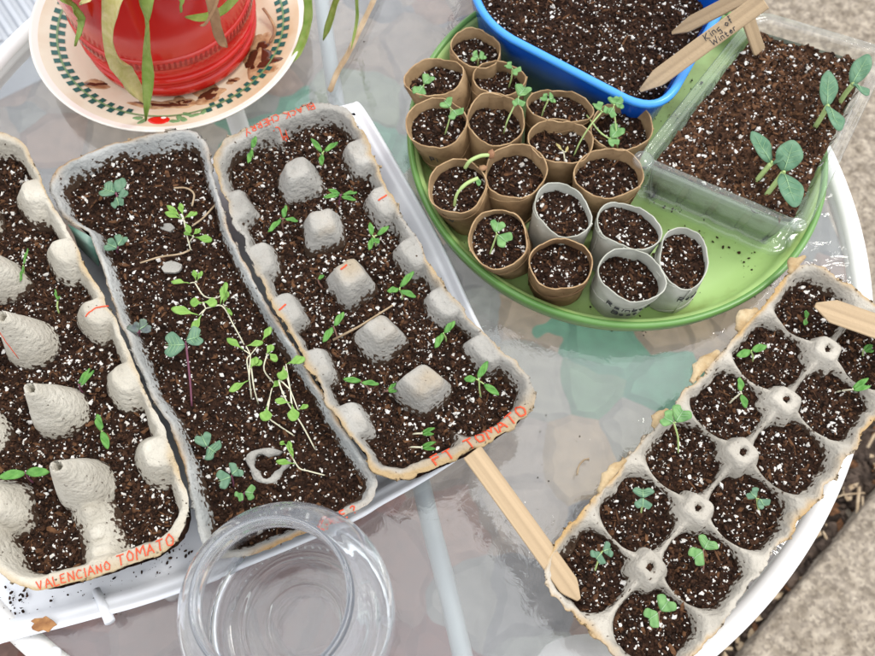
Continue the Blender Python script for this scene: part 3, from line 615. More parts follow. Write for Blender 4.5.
lev = z-.0165; soil('soil', grey.outline(.0042), lambda x, y: lev+0*x, e1, reject=grey.inv_reject(lev), amp=.0045)
# 2: cream carton, cut off by the frame on the left
z = .060; br = np.array(at(195, 543, z)[:2]); blc = np.array(at(4, 603, z)[:2]); tr_ = np.array(at(15, 122, z)[:2]); tl = tr_+(blc-br)*.98
mid = np.array(at(104, 300, z)[:2])
L_, W_ = .318, .112; cream = Carton([tl, tr_], [tr_]+wpts([(36, 164), (57, 209), (106, 298), (133, 353), (167, 434), (188, 490)], z)+[br], [blc, (blc+br)/2+np.array([.0, -.003]), br], [tl, (tl+blc)/2+np.array([.002, 0]), blc], z, L_, W_, grid_cups(L_, W_, .050), ([0, .013, .0165, .020, .0245, .0285, .0315, .036], [-.052, -.052, -.045, -.036, -.0275, -.015, -.004, -.0005]), .052, .0085, .0022, .025, posts(L_, W_, .050, .0200, .0038, .0290, .0026, .016, side=(.0235, .0090, .002, .008), end=(.022, .009))+[(L_-.040, W_/2, .020, .0030, -.0060, 0, 0, 0), (L_-.027, W_/2, .020, .0036, -.0075, 0, 0, 0), (L_-.014, W_/2, .022, .0050, -.0065, 0, 0, 0)], .0008, 2)
cart['cream'] = cream; cream.pw = 2.5
e2 = empty('egg_carton', (*cream.xy(.15, .056), .006), 'cream white egg carton with tall hollow pulp posts, at the left edge of the photo', 'egg carton', 'egg cartons planted with seedlings')
cream.build('pulp_base', M['pulp_cream'], e2, soil_z=z-.0215, stain=lambda s, t: .45*np.clip((s-(L_-.02))/.02, 0, 1))
lev2 = z-.0205; soil('soil', cream.outline(.0045), lambda x, y: lev2+0*x, e2, reject=cream.inv_reject(lev2), amp=.0045)
# 3: the carton lid between them
z = .050; L_, W_ = .300, .104
lid = Carton(wpts([(38, 172), (108, 142), (204, 122)], z), wpts([(204, 122), (234, 236), (300, 352), (392, 497)], z), wpts([(206, 572), (305, 536), (392, 497)], z), wpts([(38, 172), (62, 218), (86, 232), (98, 262), (110, 301), (127, 345), (145, 390), (164, 420), (174, 448), (182, 470), (190, 505), (206, 572)], z), z, L_, W_, [], None, .040, .0022, .0018, .020, None, .0008, 3)
cart['lid'] = lid
e3 = empty('carton_lid', (*lid.xy(.15, .056), .006), 'open grey egg carton lid full of soil with leggy lettuce and kale seedlings', 'egg carton', 'egg cartons planted with seedlings')
lid.build('pulp_base', M['pulp_lid'], e3, soil_z=z-.0150, stain=lambda s, t: .35*np.clip((s-(L_-.03))/.03, 0, 1))
lev3 = z-.0150; soil('soil', lid.outline(.0042), lambda x, y: lev3+0*x, e3, amp=.005)
# printed label strip on the lid's outer side and a torn ring of pulp in its soil
mb = MB(); A0, A1 = at(68, 224, .047), at(97, 240, .047); A2, A3 = at(78, 246, .030), at(99, 266, .036)
mb.loft([[A0, A1], [A0*.5+A2*.5+np.array([.001, 0, 0]), A1*.5+A3*.5+np.array([.001, 0, 0])], [A2, A3]], closed=False); o = mb.build('printed_label', M['label_print'], e3)
s_ = o.modifiers.new('thickness', 'SOLIDIFY'); s_.thickness = .0005
mb = MB(); rc = at(268, 465, lev3+.001); loops = []
for q in np.linspace(.9, 6.6, 26):
    r = .0108+.0015*math.sin(3*q); w = .0028+.001*math.sin(5*q); cx, cy = rc[0]+r*math.cos(q)*1.05, rc[1]+r*math.sin(q)*.9
    nx, ny = math.cos(q), math.sin(q); loops.append([(cx-nx*w, cy-ny*w, rc[2]-.003), (cx-nx*w*.8, cy-ny*w*.8, rc[2]+.0018), (cx+nx*w*.6, cy+ny*w*.6, rc[2]+.0024), (cx+nx*w, cy+ny*w, rc[2]-.003)])
mb.loft(loops, cap0=True, cap1=True); o = mb.build('pulp_ring', M['pulp_grey']); tag(o, 'torn grey ring of egg carton pulp half buried in the soil of the lid', 'pulp scrap')
for (x, y, w, lb) in ((168, 228, .004, 'small grey pulp flake beside the upper pale green seedling'), (172, 268, .006, 'larger grey pulp flake in the middle of the lid soil')):
    mb = MB(); c0 = at(x, y, lev3+.002); rg = random.Random(x)
    lo = [(c0[0]+w*(1+.4*rg.random())*math.cos(q), c0[1]+w*.6*(1+.5*rg.random())*math.sin(q)) for q in np.linspace(0, 2*PI, 11, endpoint=False)]
    mb.loft([[(a_, b_, c0[2]-.001) for a_, b_ in lo], [(a_, b_, c0[2]+.0012) for a_, b_ in lo]], cap0=True, cap1=True)
    tag(mb.build('pulp_scrap', M['pulp_grey'], smooth=False), lb, 'pulp scrap', 'scraps of pulp on the soil')

# 4: tan carton on the right, from the fitted cup grid
GA = .8719; gu = np.array([math.cos(GA), math.sin(GA)]); gv = np.array([math.sin(GA), -math.cos(GA)]); g0 = np.array([.1028, .0829])
z = .0475; L_, W_ = .302, .106; m_s, m_t = .031, .0285
far = g0+gu*(.240+m_s)-gv*m_t; p = lambda s, t: far-gu*s+gv*t
tan = Carton([p(0, 0), p(-.003, .05), p(0, W_)], [p(0, W_), p(.15, W_+.001), p(L_, W_)], [p(L_, 0), p(L_+.002, W_/2), p(L_, W_)], [p(0, 0), p(.15, -.002), p(L_, 0)], z, L_, W_,
    [(m_s+.048*i, m_t+.049*j) for i in range(6) for j in range(2)], ([0, .0165, .0200, .0222, .0236, .0246, .0275, .036], [-.042, -.042, -.026, -.0150, -.0085, -.0058, -.0015, .001]), .042, .003, .002, .020,
    [(m_s+.048*(i+.5), m_t+.0245, .0160, .0078, .0045, .0030, .0050, .14*(i%3-1)+.05) for i in range(5)], .0017, 4)
cart['tan'] = tan
e4 = empty('egg_carton', (*tan.xy(.15, .053), 0), 'tan egg carton with twelve round soil-filled cups at the right table edge', 'egg carton', 'egg cartons planted with seedlings')
tan.build('pulp_base', M['pulp_tan'], e4, soil_z=z-.0160, stain=lambda s, t: 1.0*np.clip(1-t/.008, 0, 1)*np.clip(vn(s, t, .025, 31)*3+.8, 0, 1)+.5*np.clip(1-s/.008, 0, 1))
lev4 = z-.0145; soil('soil', tan.outline(.0065), lambda x, y: lev4+0*x, e4, reject=tan.inv_reject(lev4), amp=.0045, dry=False)
for i in range(5):
    c0 = tan.xy(m_s+.048*(i+.5), m_t+.0245); zz = z+.0010; r = .0036
    soil('pit_soil', [(c0[0]+r*math.cos(q), c0[1]+r*math.sin(q)) for q in np.linspace(0, 2*PI, 14, endpoint=False)], lambda x, y: zz+0*x, e4, amp=.001, step=.0012, dens=2)
for t0 in (.012, .055):                     # lifted torn flaps of wet pulp along the outer left edge
    pass
rg = random.Random(4); wp_ = noisy('wet_pulp', (.34, .23, .11), (.52, .41, .25), 90, .95, .8, 300, bdist=.002)
for (s0, ln, w0) in ((.004, .018, .005), (.060, .022, .006), (.104, .030, .0055), (.160, .016, .004), (.205, .028, .004)):
    lo = []
    for k in range(9):
        u = k/8; s1 = s0+ln*u; w = w0*math.sin(PI*min(max(u, .08), .92))*(1+.5*rg.random()); b = tan.P3(s1, .0035)
        q = tan.xy(s1, 0); qd = (q-tan.xy(s1, .01)); qd = qd/np.linalg.norm(qd); t1 = np.array([q[0]+qd[0]*(w-.002), q[1]+qd[1]*(w-.002), b[2]+.0012*rg.random()])
        lo.append([b+np.array([0, 0, .0004]), (b+t1)/2+np.array([0, 0, .0016]), t1, t1-np.array([0, 0, .0012]), b-np.array([0, 0, .001])])
    mb = MB(); mb.loft(lo, cap0=True, cap1=True); mb.build('torn_flap', wp_, e4)

# red and black handwriting on the cartons
def lip(c, s0, t0, ds, dt):
    """line of writing starting at (s0,t0) running along (ds,dt); up is perpendicular"""
    n = math.hypot(ds, dt); ds, dt = ds/n, dt/n
    return lambda u, v: c.P3(s0+ds*u-dt*v, t0+dt*u+ds*v, .0005)
lettering('handwriting', 'VALENCIANO', lip(cream, cream.L-.0025, .020, 0, 1), e2, M['red_ink'], .0050, .00036, .30)
lettering('handwriting', 'TOMATO', lip(cream, cream.L-.0030, .066, 0, 1), e2, M['red_ink'], .0062, .00042, .24)
lettering('handwriting', 'FT', lip(grey, grey.L-.0025, .034, 0, 1), e1, M['red_ink'], .0085, .00065, .25)
lettering('handwriting', 'TOMATO', lip(grey, grey.L-.0030, .055, 0, 1), e1, M['red_ink'], .0078, .0006, .22)
lettering('handwriting', 'KALE ?', lip(lid, lid.L-.0008, .064, 0, 1), e3, M['red_ink'], .0045, .00045, .25)
lettering('handwriting', 'BLACK CHERRY', lip(grey, .0022, .088, 0, -1), e1, M['red_ink'], .0058, .00036, .24)
lettering('handwriting', 'PL.', lip(grey, .0115, .062, 0, -1), e1, M['red_ink'], .0055, .0005, .22)
# red marker lines on some posts and side walls
def mark(c, pts, par, rad=.0005):
    mb = MB(); pp = []
    for i in range(len(pts)-1):
        for k in range(6): pp.append(c.P3(pts[i][0]+(pts[i+1][0]-pts[i][0])*k/6, pts[i][1]+(pts[i+1][1]-pts[i][1])*k/6+random.uniform(-.0004, .0004), .0003))
    mb.tube(pp, rad, 5); mb.build('marker_line', M['red_ink'], par)
cs = .050; c2 = cream.L/2
mark(cream, [(c2+.00, cream.W-.001), (c2-.001, cream.W-.008), (c2+.003, cream.W-.018)], e2)
mark(cream, [(c2-.006, .050), (c2+.006, .0485), (c2+.014, .048)], e2, .0003)
g2_ = grey.L/2
mark(grey, [(g2_-.004, .0515), (g2_-.006, .058)], e1, .0006); mark(grey, [(g2_+.0, .003), (g2_-.002, .010)], e1, .0006); mark(grey, [(g2_-.048, grey.W-.012), (g2_-.050, grey.W-.004)], e1, .0006)

# ------------------------------------------------------------------ green tray and pots
GX, GY, GR = .1300, .4129, .1610
gt_ = empty('round_tray', (GX, GY, 0), 'round lime green plastic tray with a darker raised rim, holding the cardboard pots', 'tray')
mb = MB(); gl_ = lambda r, z: disc_loop(r, z, 140, GX, GY)
mb.loft([gl_(GR-.004, .0275), gl_(GR-.007, .026), gl_(GR-.0095, .014), gl_(GR-.016, .0065), gl_(GR-.028, .0050), gl_(.03, .0045)], 0, cap1=True)
mb.build('tray_floor', M['green_plastic'], gt_)
mb = MB(); mb.loft([gl_(GR-.0042, .0270), gl_(GR-.0036, .0290), gl_(GR-.0015, .0302), gl_(GR+.0005, .0292), gl_(GR+.001, .0270), gl_(GR-.001, .018), gl_(GR-.006, .006), gl_(GR-.014, .0005), gl_(.03, .0005)], 0, cap1=True)
mb.build('rim', M['green_rim'], gt_)
loose('tray_dirt', 'wet soil crumbs and algae specks on the green tray floor', [(640, 170, 680, 215), (690, 215, 770, 290), (640, 220, 700, 300), (520, 70, 590, 92), (640, 150, 700, 60), (425, 195, 470, 240), (570, 310, 650, 322)], .0062, 420, .3, 2.4, [M['crumb_dark'], M['soil'], M['crumb_brown']], 13)
loose('tray_dirt', 'clump of wet soil on the green tray between the blue tub and the pots', [(528, 72, 600, 96)], .0065, 160, .8, 4.5, [M['crumb_dark'], M['soil'], M['crumb_brown']], 14)

def pot(cx, cy, rx, ry, rot, label, zr=.054, grey_=False, depth=.011, lean=(0, 0), tilt=(0, 0), base_r=.0205, wob=.0010, seed=0, text=None, dry=False, wet=False):
    n = 48; c = at(cx, cy, zr); rg = random.Random(seed+int(cx)); ph = [rg.uniform(0, 6.28) for _ in range(3)]
    e = empty('plant_pot', (c[0]+lean[0], c[1]+lean[1], .006), label, 'plant pot', 'cardboard tube pots on the green tray')
    top = []
    for k in range(n):
        q = 2*PI*k/n; ex, ey = rx*math.cos(q), ry*math.sin(q); x = cx+ex*math.cos(rot)-ey*math.sin(rot); y = cy+ex*math.sin(rot)+ey*math.cos(rot)
        top.append(at(x, y, zr))
    top = np.array(top[::-1]); cc = top.mean(0); rad = np.linalg.norm((top-cc)[:, :2], axis=1).mean()
    for k in range(n):
        q = math.atan2(top[k][1]-cc[1], top[k][0]-cc[0]); w = 1+wob/.022*(math.sin(2*q+ph[0])+.5*math.sin(5*q+ph[1]))
        top[k][:2] = cc[:2]+(top[k][:2]-cc[:2])*w; top[k][2] += tilt[0]*(top[k][0]-cc[0])+tilt[1]*(top[k][1]-cc[1])+.0009*math.sin(3*q+ph[2])+.0004*math.sin(11*q+ph[1])+.0003*math.sin(19*q)
    bc_ = cc[:2]+np.array(lean); gd = bc_-np.array([GX, GY]); gr_ = np.linalg.norm(gd)
    if gr_ > GR-.0145-base_r: lean = tuple(np.array(lean)-gd/gr_*(gr_-(GR-.0145-base_r)))
    base = np.array([[cc[0]+lean[0]+(p[0]-cc[0])/max(np.linalg.norm((p-cc)[:2]), 1e-6)*base_r, cc[1]+lean[1]+(p[1]-cc[1])/max(np.linalg.norm((p-cc)[:2]), 1e-6)*base_r, .0062] for p in top])
    lev_ = lambda u: base*(1-u)+top*u
    def off(L_, d):
        c_ = L_.mean(0); out = L_.copy(); v = L_[:, :2]-c_[:2]; r = np.linalg.norm(v, axis=1, keepdims=True); out[:, :2] = c_[:2]+v*(1-d/r); return out
    cr_ = lambda u: [tuple(p+np.array([.0004*math.sin(9*i/n*6.28+u*7+ph[0]), .0004*math.sin(7*i/n*6.28+u*5+ph[1]), 0])) for i, p in enumerate(lev_(u))]
    mb = MB(); mb.loft([cr_(u) for u in (0, .12, .3, .5, .7, .85, .96)]+[lev_(1.0)], 0)
    th = .0009 if not grey_ else .0008
    mb.loft([lev_(1.0), off(lev_(1.0), th*.5)+np.array([0, 0, .0004]), off(lev_(1.0), th)], 1)
    mb.loft([off(lev_(1.0), th)]+[off(lev_(u), th) for u in (.9, .75, .55, .35)], 0)
    # overlap seam
    k0 = rg.randrange(n); sm = [(lev_(u)[k0]+(lev_(u)[k0]-lev_(u).mean(0))*.012) for u in (.02, .3, .6, .9, 1.0)]
    mb.tube(sm, .0006, 5)
    ph0 = rg.uniform(0, n); hel = []
    for k in range(60):                       # spiral seam of the rolled card
        u = .02+.96*k/59; f = (ph0+k/59*n*1.05) % n; i0 = int(f); fr = f-i0; L2 = lev_(u); q = L2[i0]*(1-fr)+L2[(i0+1) % n]*fr; hel.append(q+(q-L2.mean(0))*np.array([.010, .010, 0]))
    mb.tube(hel, .00045, 5)
    mb.build('tube', [M['tube_grey' if grey_ else ('tube_wet' if wet else 'tube')], M['tube_grey' if grey_ else 'tube_edge']], e)
    uz = (zr-depth-.006)/(zr-.006); sp_ = off(lev_(uz), th*.6); zz = zr-depth; c2_ = sp_.mean(0)
    soil('soil', [tuple(p) for p in sp_], lambda x, y: zz+.0+tilt[0]*(x-c2_[0])+tilt[1]*(y-c2_[1]), e, amp=.0035, step=.0013, dry=dry, dens=1.2, perl=1.2)
    if text:
        for ti, (tx, k_, u0, size) in enumerate(text):
            kk = k_ % n; span = 2*PI*rad
            def place(u, v, kk=kk, u0=u0):
                f = kk+u/span*n; i0 = int(math.floor(f)) % n; fr = f-math.floor(f); L2 = lev_(u0+v/.048); q = L2[i0]*(1-fr)+L2[(i0+1) % n]*fr; c_ = L2.mean(0); dv = q-c_; dv[2] = 0
                return q+dv/np.linalg.norm(dv)*.0013
            lettering('handwriting', tx, place, e, M['black_ink'], size, .00036, .22, .07, 1)
    e['soil_z'] = 0.0; del e['soil_z']
    return e
R_ = math.radians
# soil level height used for the seedlings in the pots
pot(476, 48, 26, 19, R_(10), 'brown cardboard tube pot at the back, nearest the blue tub corner and tray edge', seed=1, lean=(.002, -.004))
pot(434, 77, 30, 21, R_(-12), 'slanted-rim brown cardboard pot with two heart leaves at the tray far left', seed=2, depth=.010, tilt=(.1, -.1), lean=(.003, -.003))
pot(499, 78, 27, 17, R_(0), 'brown cardboard pot tucked behind the second row, below the blue tub wall', seed=3, depth=.013)
pot(436, 123, 30, 26, R_(0), 'brown cardboard pot at the left tray edge, bright two-leaf sprout near its rim', seed=4, text=[('Pi', 32, .62, .006)])
pot(496, 119, 30, 26, R_(0), 'brown cardboard pot right of the left edge one, faint writing on its front', seed=5, depth=.014, text=[('Russ', 33, .62, .0055)])
pot(560, 106, 36, 17, R_(8), 'wide squashed oval brown pot under the blue tub', seed=6, depth=.009, base_r=.021, tilt=(-.02, -.1))
pot(622, 126, 31, 25, R_(10), 'brown cardboard pot touching the clear box corner, with heart leaves over it', seed=7, depth=.013)
pot(561, 141, 34, 22, R_(4), 'brown oval cardboard pot in the middle of the group with a withered sprout', seed=8, depth=.011)
pot(457, 186, 30, 27, R_(0), 'brown cardboard pot with a bent thick stalk carrying a seed cap', seed=9, depth=.010, text=[('Vl', 32, .62, .005)])
pot(516, 171, 31, 28, R_(5), 'brown cardboard pot of bare soil with yellow bits, right of the bent stalk', seed=10, depth=.014)
pot(609, 173, 34, 26, R_(0), 'brown cardboard pot of bare soil in front of the clear box corner', seed=11, depth=.012)
pot(563, 210, 32, 23, R_(30), 'thin grey tube pot with overlapping edge between the brown pots', grey_=True, seed=13, depth=.010, tilt=(0, .05))
pot(629, 226, 33, 22, R_(18), 'grey tube pot of bare soil standing behind the one with two lines of writing', grey_=True, seed=15, depth=.007)
pot(498, 239, 31, 29, R_(0), 'brown cardboard pot with one two-leaf seedling in its centre at the front left', seed=12, depth=.009)
pot(561, 264, 31, 27, R_(0), 'dark wet brown cardboard pot at the front edge of the tray', wet=True, seed=14, depth=.011)
pot(684, 258, 25, 30, R_(-14), 'narrow grey tube pot with a pinched rim standing alone at the right', grey_=True, seed=17, depth=.009, tilt=(0, .05), text=[('Red', 33, .60, .0075)])
pot(632, 275, 36, 25, R_(14), 'grey tube pot with two lines of black handwriting at the front of the tray', grey_=True, seed=16, depth=.016, text=[('Rainbow', 32, .58, .0065), ('Beet', 34, .36, .006)])
PZ = .043

# ------------------------------------------------------------------ rounded tubs
def rrect(c4, rad, n=9, m=5):
    """rounded quadrilateral through 4 world XY corners (list), corner radius rad"""
    c4 = [np.array(c[:2]) for c in c4]; out = []
    for i in range(4):
        p, a, b = c4[i], c4[i-1], c4[(i+1) % 4]; u = (a-p)/np.linalg.norm(a-p); v = (b-p)/np.linalg.norm(b-p); A, B = p+u*rad, p+v*rad
        for t in np.linspace(0, 1, n): out.append((1-t)**2*A+2*t*(1-t)*(p*.86+(A+B)*.07)+t*t*B)
        C = c4[(i+1) % 4]; E_ = C+(p-C)/np.linalg.norm(p-C)*rad
        for t in np.linspace(0, 1, m+2)[1:-1]: out.append(B*(1-t)+E_*t)
    return np.array(out)
# blue tub
zb = .066; bl_ = at(478, 22, zb)[:2]; bb_ = at(662, 118, zb)[:2]; ev = (bb_-bl_)/np.linalg.norm(bb_-bl_); pv = np.array([-ev[1], ev[0]])
rdir = at(735, -8, zb)[:2]-bb_; rdir /= np.linalg.norm(rdir); ldir = at(452, -12, zb)[:2]-bl_; ldir /= np.linalg.norm(ldir)
B4 = [bl_, bb_, bb_+rdir*.155, bl_+ldir*.10+rdir*.06]
ring = rrect(B4, .03)
bt = empty('plastic_tub', (*ring.mean(0), .006), 'bright blue plastic tub of dark soil resting on the green tray', 'tub')
mb = MB(); mb.loft([lp(ring, .014, .0062), lp(ring, .011, .0075), lp(ring, .0045, .052), lp(ring, .002, zb-.004)], 0, cap0=True)
mb.loft([lp(ring, .0062, zb-.003), lp(ring, .009, .050), lp(ring, .013, .022)], 0); mb.build('tub_wall', M['blue_plastic'], bt)
mb = MB(); mb.loft([lp(ring, .002, zb-.0045), lp(ring, -.0002, zb-.004), lp(ring, -.0004, zb-.001), lp(ring, .0015, zb+.0006), lp(ring, .004, zb+.0004), lp(ring, .0062, zb-.003)], 0); mb.build('rim', M['blue_rim'], bt)
dl = (B4[1]+rdir*.06)
def zblue(x, y):
    d_ = np.abs((x-bb_[0])*(-rdir[1])+(y-bb_[1])*rdir[0])      # distance from the right wall
    return zb-.013-.026*np.clip(1-d_/.045, 0, 1)+.004*np.clip((d_-.08)/.06, 0, 1)
soil('soil', lp(ring, .0082, 0), zblue, bt, amp=.007, perl=1.1, step=.0018)
# clear plastic box
zc = .062; C4 = [at(636, 160, zc)[:2], at(806, 232, zc)[:2], at(893, 48, zc)[:2], at(757, 8, zc)[:2]]
ringc = rrect(C4, .014)
cb = empty('clear_box', (*ringc.mean(0), .006), 'clear plastic clamshell box of dry brown soil with squash seedlings', 'box')
mb = MB()
def ribbed(d, z, a): 
    q = inset(ringc, d); out = []
    dense = []
    for i in range(len(q)):
        A, B = q[i], q[(i+1) % len(q)]; k = max(1, int(np.linalg.norm(B-A)/.0022))
        for j in range(k): dense.append(A+(B-A)*j/k)
    return np.array(dense)
# walls share one dense parametrisation: densify the rim ring once, then inset it
dense = ribbed(0, 0, 0); arc = np.r_[0, np.cumsum(np.linalg.norm(np.diff(dense, axis=0), axis=1))]
ribs = np.clip(np.cos(arc/.024*2*PI)*7-5.2, -1, 1)*.0015
def lpr(d, z, rb=1): q = inset(dense, d); q2 = inset(dense, d+.001); nn = (q2-q)/.001; return [(a_[0]+n_[0]*r_*rb, a_[1]+n_[1]*r_*rb, z) for a_, n_, r_ in zip(q, nn, ribs)]
mb.loft([lpr(.019, .0068), lpr(.0165, .008), lpr(.0125, .03), lpr(.0095, .050), lpr(.0085, .0575, 0)], 0, cap0=True)
b_ = mb.build('tub_wall', M['clear_plastic'], cb)
mb = MB(); mb.loft([lpr(.0085, .0576, 0), lpr(.0080, .0600, 0), lpr(.0065, .0612, 0), lpr(.0045, .0600, 0), lpr(.0035, .0585, 0), lpr(.0020, .0600, 0), lpr(.0005, .0612, 0), lpr(-.0008, .0600, 0), lpr(-.001, .0555, 0)], 0); mb.build('upper_flange', M['clear_plastic'], cb)
mb = MB(); mb.loft([lpr(.0145, .020, .2), lpr(.0125, .0215, .2), lpr(.0080, .0205, .5), lpr(.0060, .0190, .5), lpr(.0035, .0205, .5), lpr(.0015, .0195, .5), lpr(.0010, .0165, .3)], 0); mb.build('lower_flange', M['clear_plastic'], cb)
for (x, y, zz, r) in ((643, 160, .0612, .0075), (797, 243, .0215, .0085), (798, 225, .0612, .006)):
    c0 = at(x, y, zz); mb = MB(); mb.loft([[(c0[0]+rr_*math.cos(q), c0[1]+rr_*math.sin(q), zz+dz) for q in np.linspace(0, 2*PI, 22, endpoint=False)] for rr_, dz in ((r, -.001), (r*.95, .0012), (r*.8, .0018), (r*.6, .0006), (r*.35, .0014))], cap1=True); mb.build('snap_button', M['clear_plastic'], cb)
cc_ = ringc.mean(0)
soil('soil', lp(ringc, .0100, 0), lambda x, y: .050+.004*np.exp(-((x-cc_[0])**2+(y-cc_[1])**2)/.002)+0*x, cb, dry=True, amp=.008, step=.0018, perl=1.15)
# dirty greenish film on the inside of its wall is soil pressed against the plastic
q0 = inset(dense, .0135); q1 = inset(dense, .0172)
mb = MB(); mb.loft([[(p_[0], p_[1], z_) for p_ in inset(dense, d_)] for d_, z_ in ((.0180, .0082), (.0132, .028), (.0102, .050))], 0, cap0=True)
mb.build('soil_side', noisy('damp_soil_side', (.14, .13, .10), (.32, .36, .28), 38, .7, .5, 300, lo=.28, hi=.48), cb)
SZC = .048

# ------------------------------------------------------------------ wooden plant labels
def stick(p0, p1, w, label, th=.0016, up=(0, 0, 1), text=None, point=.012, name='plant_label', blunt=False):
    p0 = np.array(p0, float); p1 = np.array(p1, float); L_ = np.linalg.norm(p1-p0); t = (p1-p0)/L_; x = np.cross(t, up); x /= np.linalg.norm(x); nn = np.cross(x, t)
    n = 40; prof = []
    for k in range(n+1):
        u = L_*k/n
        if u > L_-point: ww = w/2*(1-.80*((u-(L_-point))/point))
        elif u < .006 and not blunt: ww = w/2*math.sqrt(max(.05, 1-((.006-u)/.006)**2)*.9+.1)
        else: ww = w/2
        prof.append((u, ww, .0004*math.sin(u*30)))
    mb = MB(); lo = []
    for u, ww, bnd in prof:
        c0 = p0+t*u+nn*bnd; lo.append([c0-x*ww-nn*th/2, c0-x*ww+nn*th/2, c0+x*ww+nn*th/2, c0+x*ww-nn*th/2])
    mb.loft(lo, cap0=True, cap1=True)
    # the object's own x runs along the wood grain
    V = np.array(mb.V); R3 = np.stack([t, x, nn], 1); Vl = (V-p0)@R3
    o = mesh_np(name, Vl, mb.F, M['wood'], smooth=False, loc=(0, 0, 0)); o.matrix_world = Matrix(((R3[0][0], R3[0][1], R3[0][2], p0[0]), (R3[1][0], R3[1][1], R3[1][2], p0[1]), (R3[2][0], R3[2][1], R3[2][2], p0[2]), (0, 0, 0, 1)))
    mod_bevel(o, .0004, 1); tag(o, label, 'plant label', 'wooden plant labels')
    if text:
        for (tx, u0, v0, size) in text:
            mb = MB(); e = o
            m2 = lettering('handwriting', tx, lambda u, v: p0+t*(u0+u)-x*(v0+v)*-1*-1+nn*(th/2+.0003), None, M['black_ink'], size, .0004, .25)
            m2.parent = o; m2.matrix_parent_inverse = o.matrix_world.inverted()
    return o
stick(at(472, 452, .062), at(579, 600, .0400), .0140, 'long pale wooden label leaning from the tan carton towards the grey one', up=(.2, 0, 1), point=.010, blunt=True)
stick(at(965, 358, .066), at(815, 305, .052), .0185, 'wooden label entering from the right edge over the tan carton, pointed end on its soil', up=(0, 0, 1), point=.012)
stick(at(764, 0, .125), at(640, 91, .056), .0135, 'lower crossed wooden label with two lines of writing, over the blue tub rim', up=(0, -.3, 1), point=.016, text=None, blunt=True)
stick(at(780, -22, .142), at(672, 33, .058), .0125, 'upper crossed wooden label whose tip stands in the blue tub soil', up=(0, -.3, 1), point=.018, blunt=True)
stick(at(741, -2, .113), at(762, 58, .046), .0130, 'short upright wooden label stuck into the soil at the back of the clear box', up=(-1, .5, .2), point=.003, blunt=True)
def onstick(a, b, w_up):
    a = np.array(a); b = np.array(b); t = (b-a)/np.linalg.norm(b-a); x = np.cross(t, (0, -.3, 1)); x /= np.linalg.norm(x); nn = np.cross(x, t); nn = nn*np.sign(nn[2]); yv = np.cross(nn, t)
    return lambda u0, v0: (lambda u, v: a+t*(u0+u)+yv*(v0+v)+nn*.0013)
lab = [o for o in bpy.data.objects if o.get('label', '').startswith('lower crossed')][0]
pl = onstick(at(640, 91, .056), at(764, 0, .125), 0)
for tx, u0, v0, sz in (('King of', .058, .0008, .0052), ('Winter', .060, -.0056, .0050)):
    m2 = lettering('handwriting', tx, pl(u0, v0), None, M['black_ink'], sz, .00036, .25, .1); m2.parent = lab; m2.matrix_parent_inverse = lab.matrix_world.inverted()
lab2 = [o for o in bpy.data.objects if o.get('label', '').startswith('upper crossed')][0]
pl = onstick(at(672, 33, .058), at(780, -22, .142), 0); m2 = lettering('handwriting', 'Rub', pl(.075, -.002), None, M['black_ink'], .005, .00036, .25, .1); m2.parent = lab2; m2.matrix_parent_inverse = lab2.matrix_world.inverted()

# ------------------------------------------------------------------ glass jar
JX, JY = -.0735, .0455
jar = empty('glass_jar', (JX, JY, 0), 'empty round clear glass jar with a wide open mouth at the front', 'jar')
prof = [(.0, .0035), (.030, .0030), (.044, .0008), (.050, .0012), (.0545, .006), (.0572, .016), (.0582, .035), (.0584, .080), (.0570, .098), (.0525, .112), (.0455, .1215), (.0405, .1265), (.0385, .130), (.0382, .1345), (.0398, .1365), (.0400, .1385), (.0388, .1405), (.0388, .1450), (.0395, .1475), (.0390, .1495), (.0377, .1500), (.0369, .1488), (.0366, .1440), (.0365, .130), (.0387, .1255), (.0441, .1195), (.0511, .1103), (.0555, .0970), (.0569, .080), (.0567, .035), (.0555, .018), (.0505, .0095), (.0440, .0065), (.0425, .0075), (.0400, .0078), (.0385, .0062), (.0250, .0068), (.0235, .0078), (.0215, .0066), (.0, .0070)]
pp_ = smooth_path([np.array([r, 0, zz]) for r, zz in prof], 3); mb = MB(); n = 96
mb.loft([[(JX+max(p_[0], 2e-5)*math.cos(q), JY+max(p_[0], 2e-5)*math.sin(q), p_[2]) for q in np.linspace(0, 2*PI, n, endpoint=False)] for p_ in pp_])
mb.build('jar_body', M['jar_glass'], jar)
mb = MB()
for k in range(60):                     # stippled foot
    q = 2*PI*k/60; r = .0475; c0 = (JX+r*math.cos(q), JY+r*math.sin(q), .0012); mb.add(*(lambda v, f: (v, f))(*chunks(np.array([c0]), np.array([.0024]), np.random.default_rng(k), 1.0, .6, .0)))
mb.build('stippled_foot', M['jar_glass'], jar)

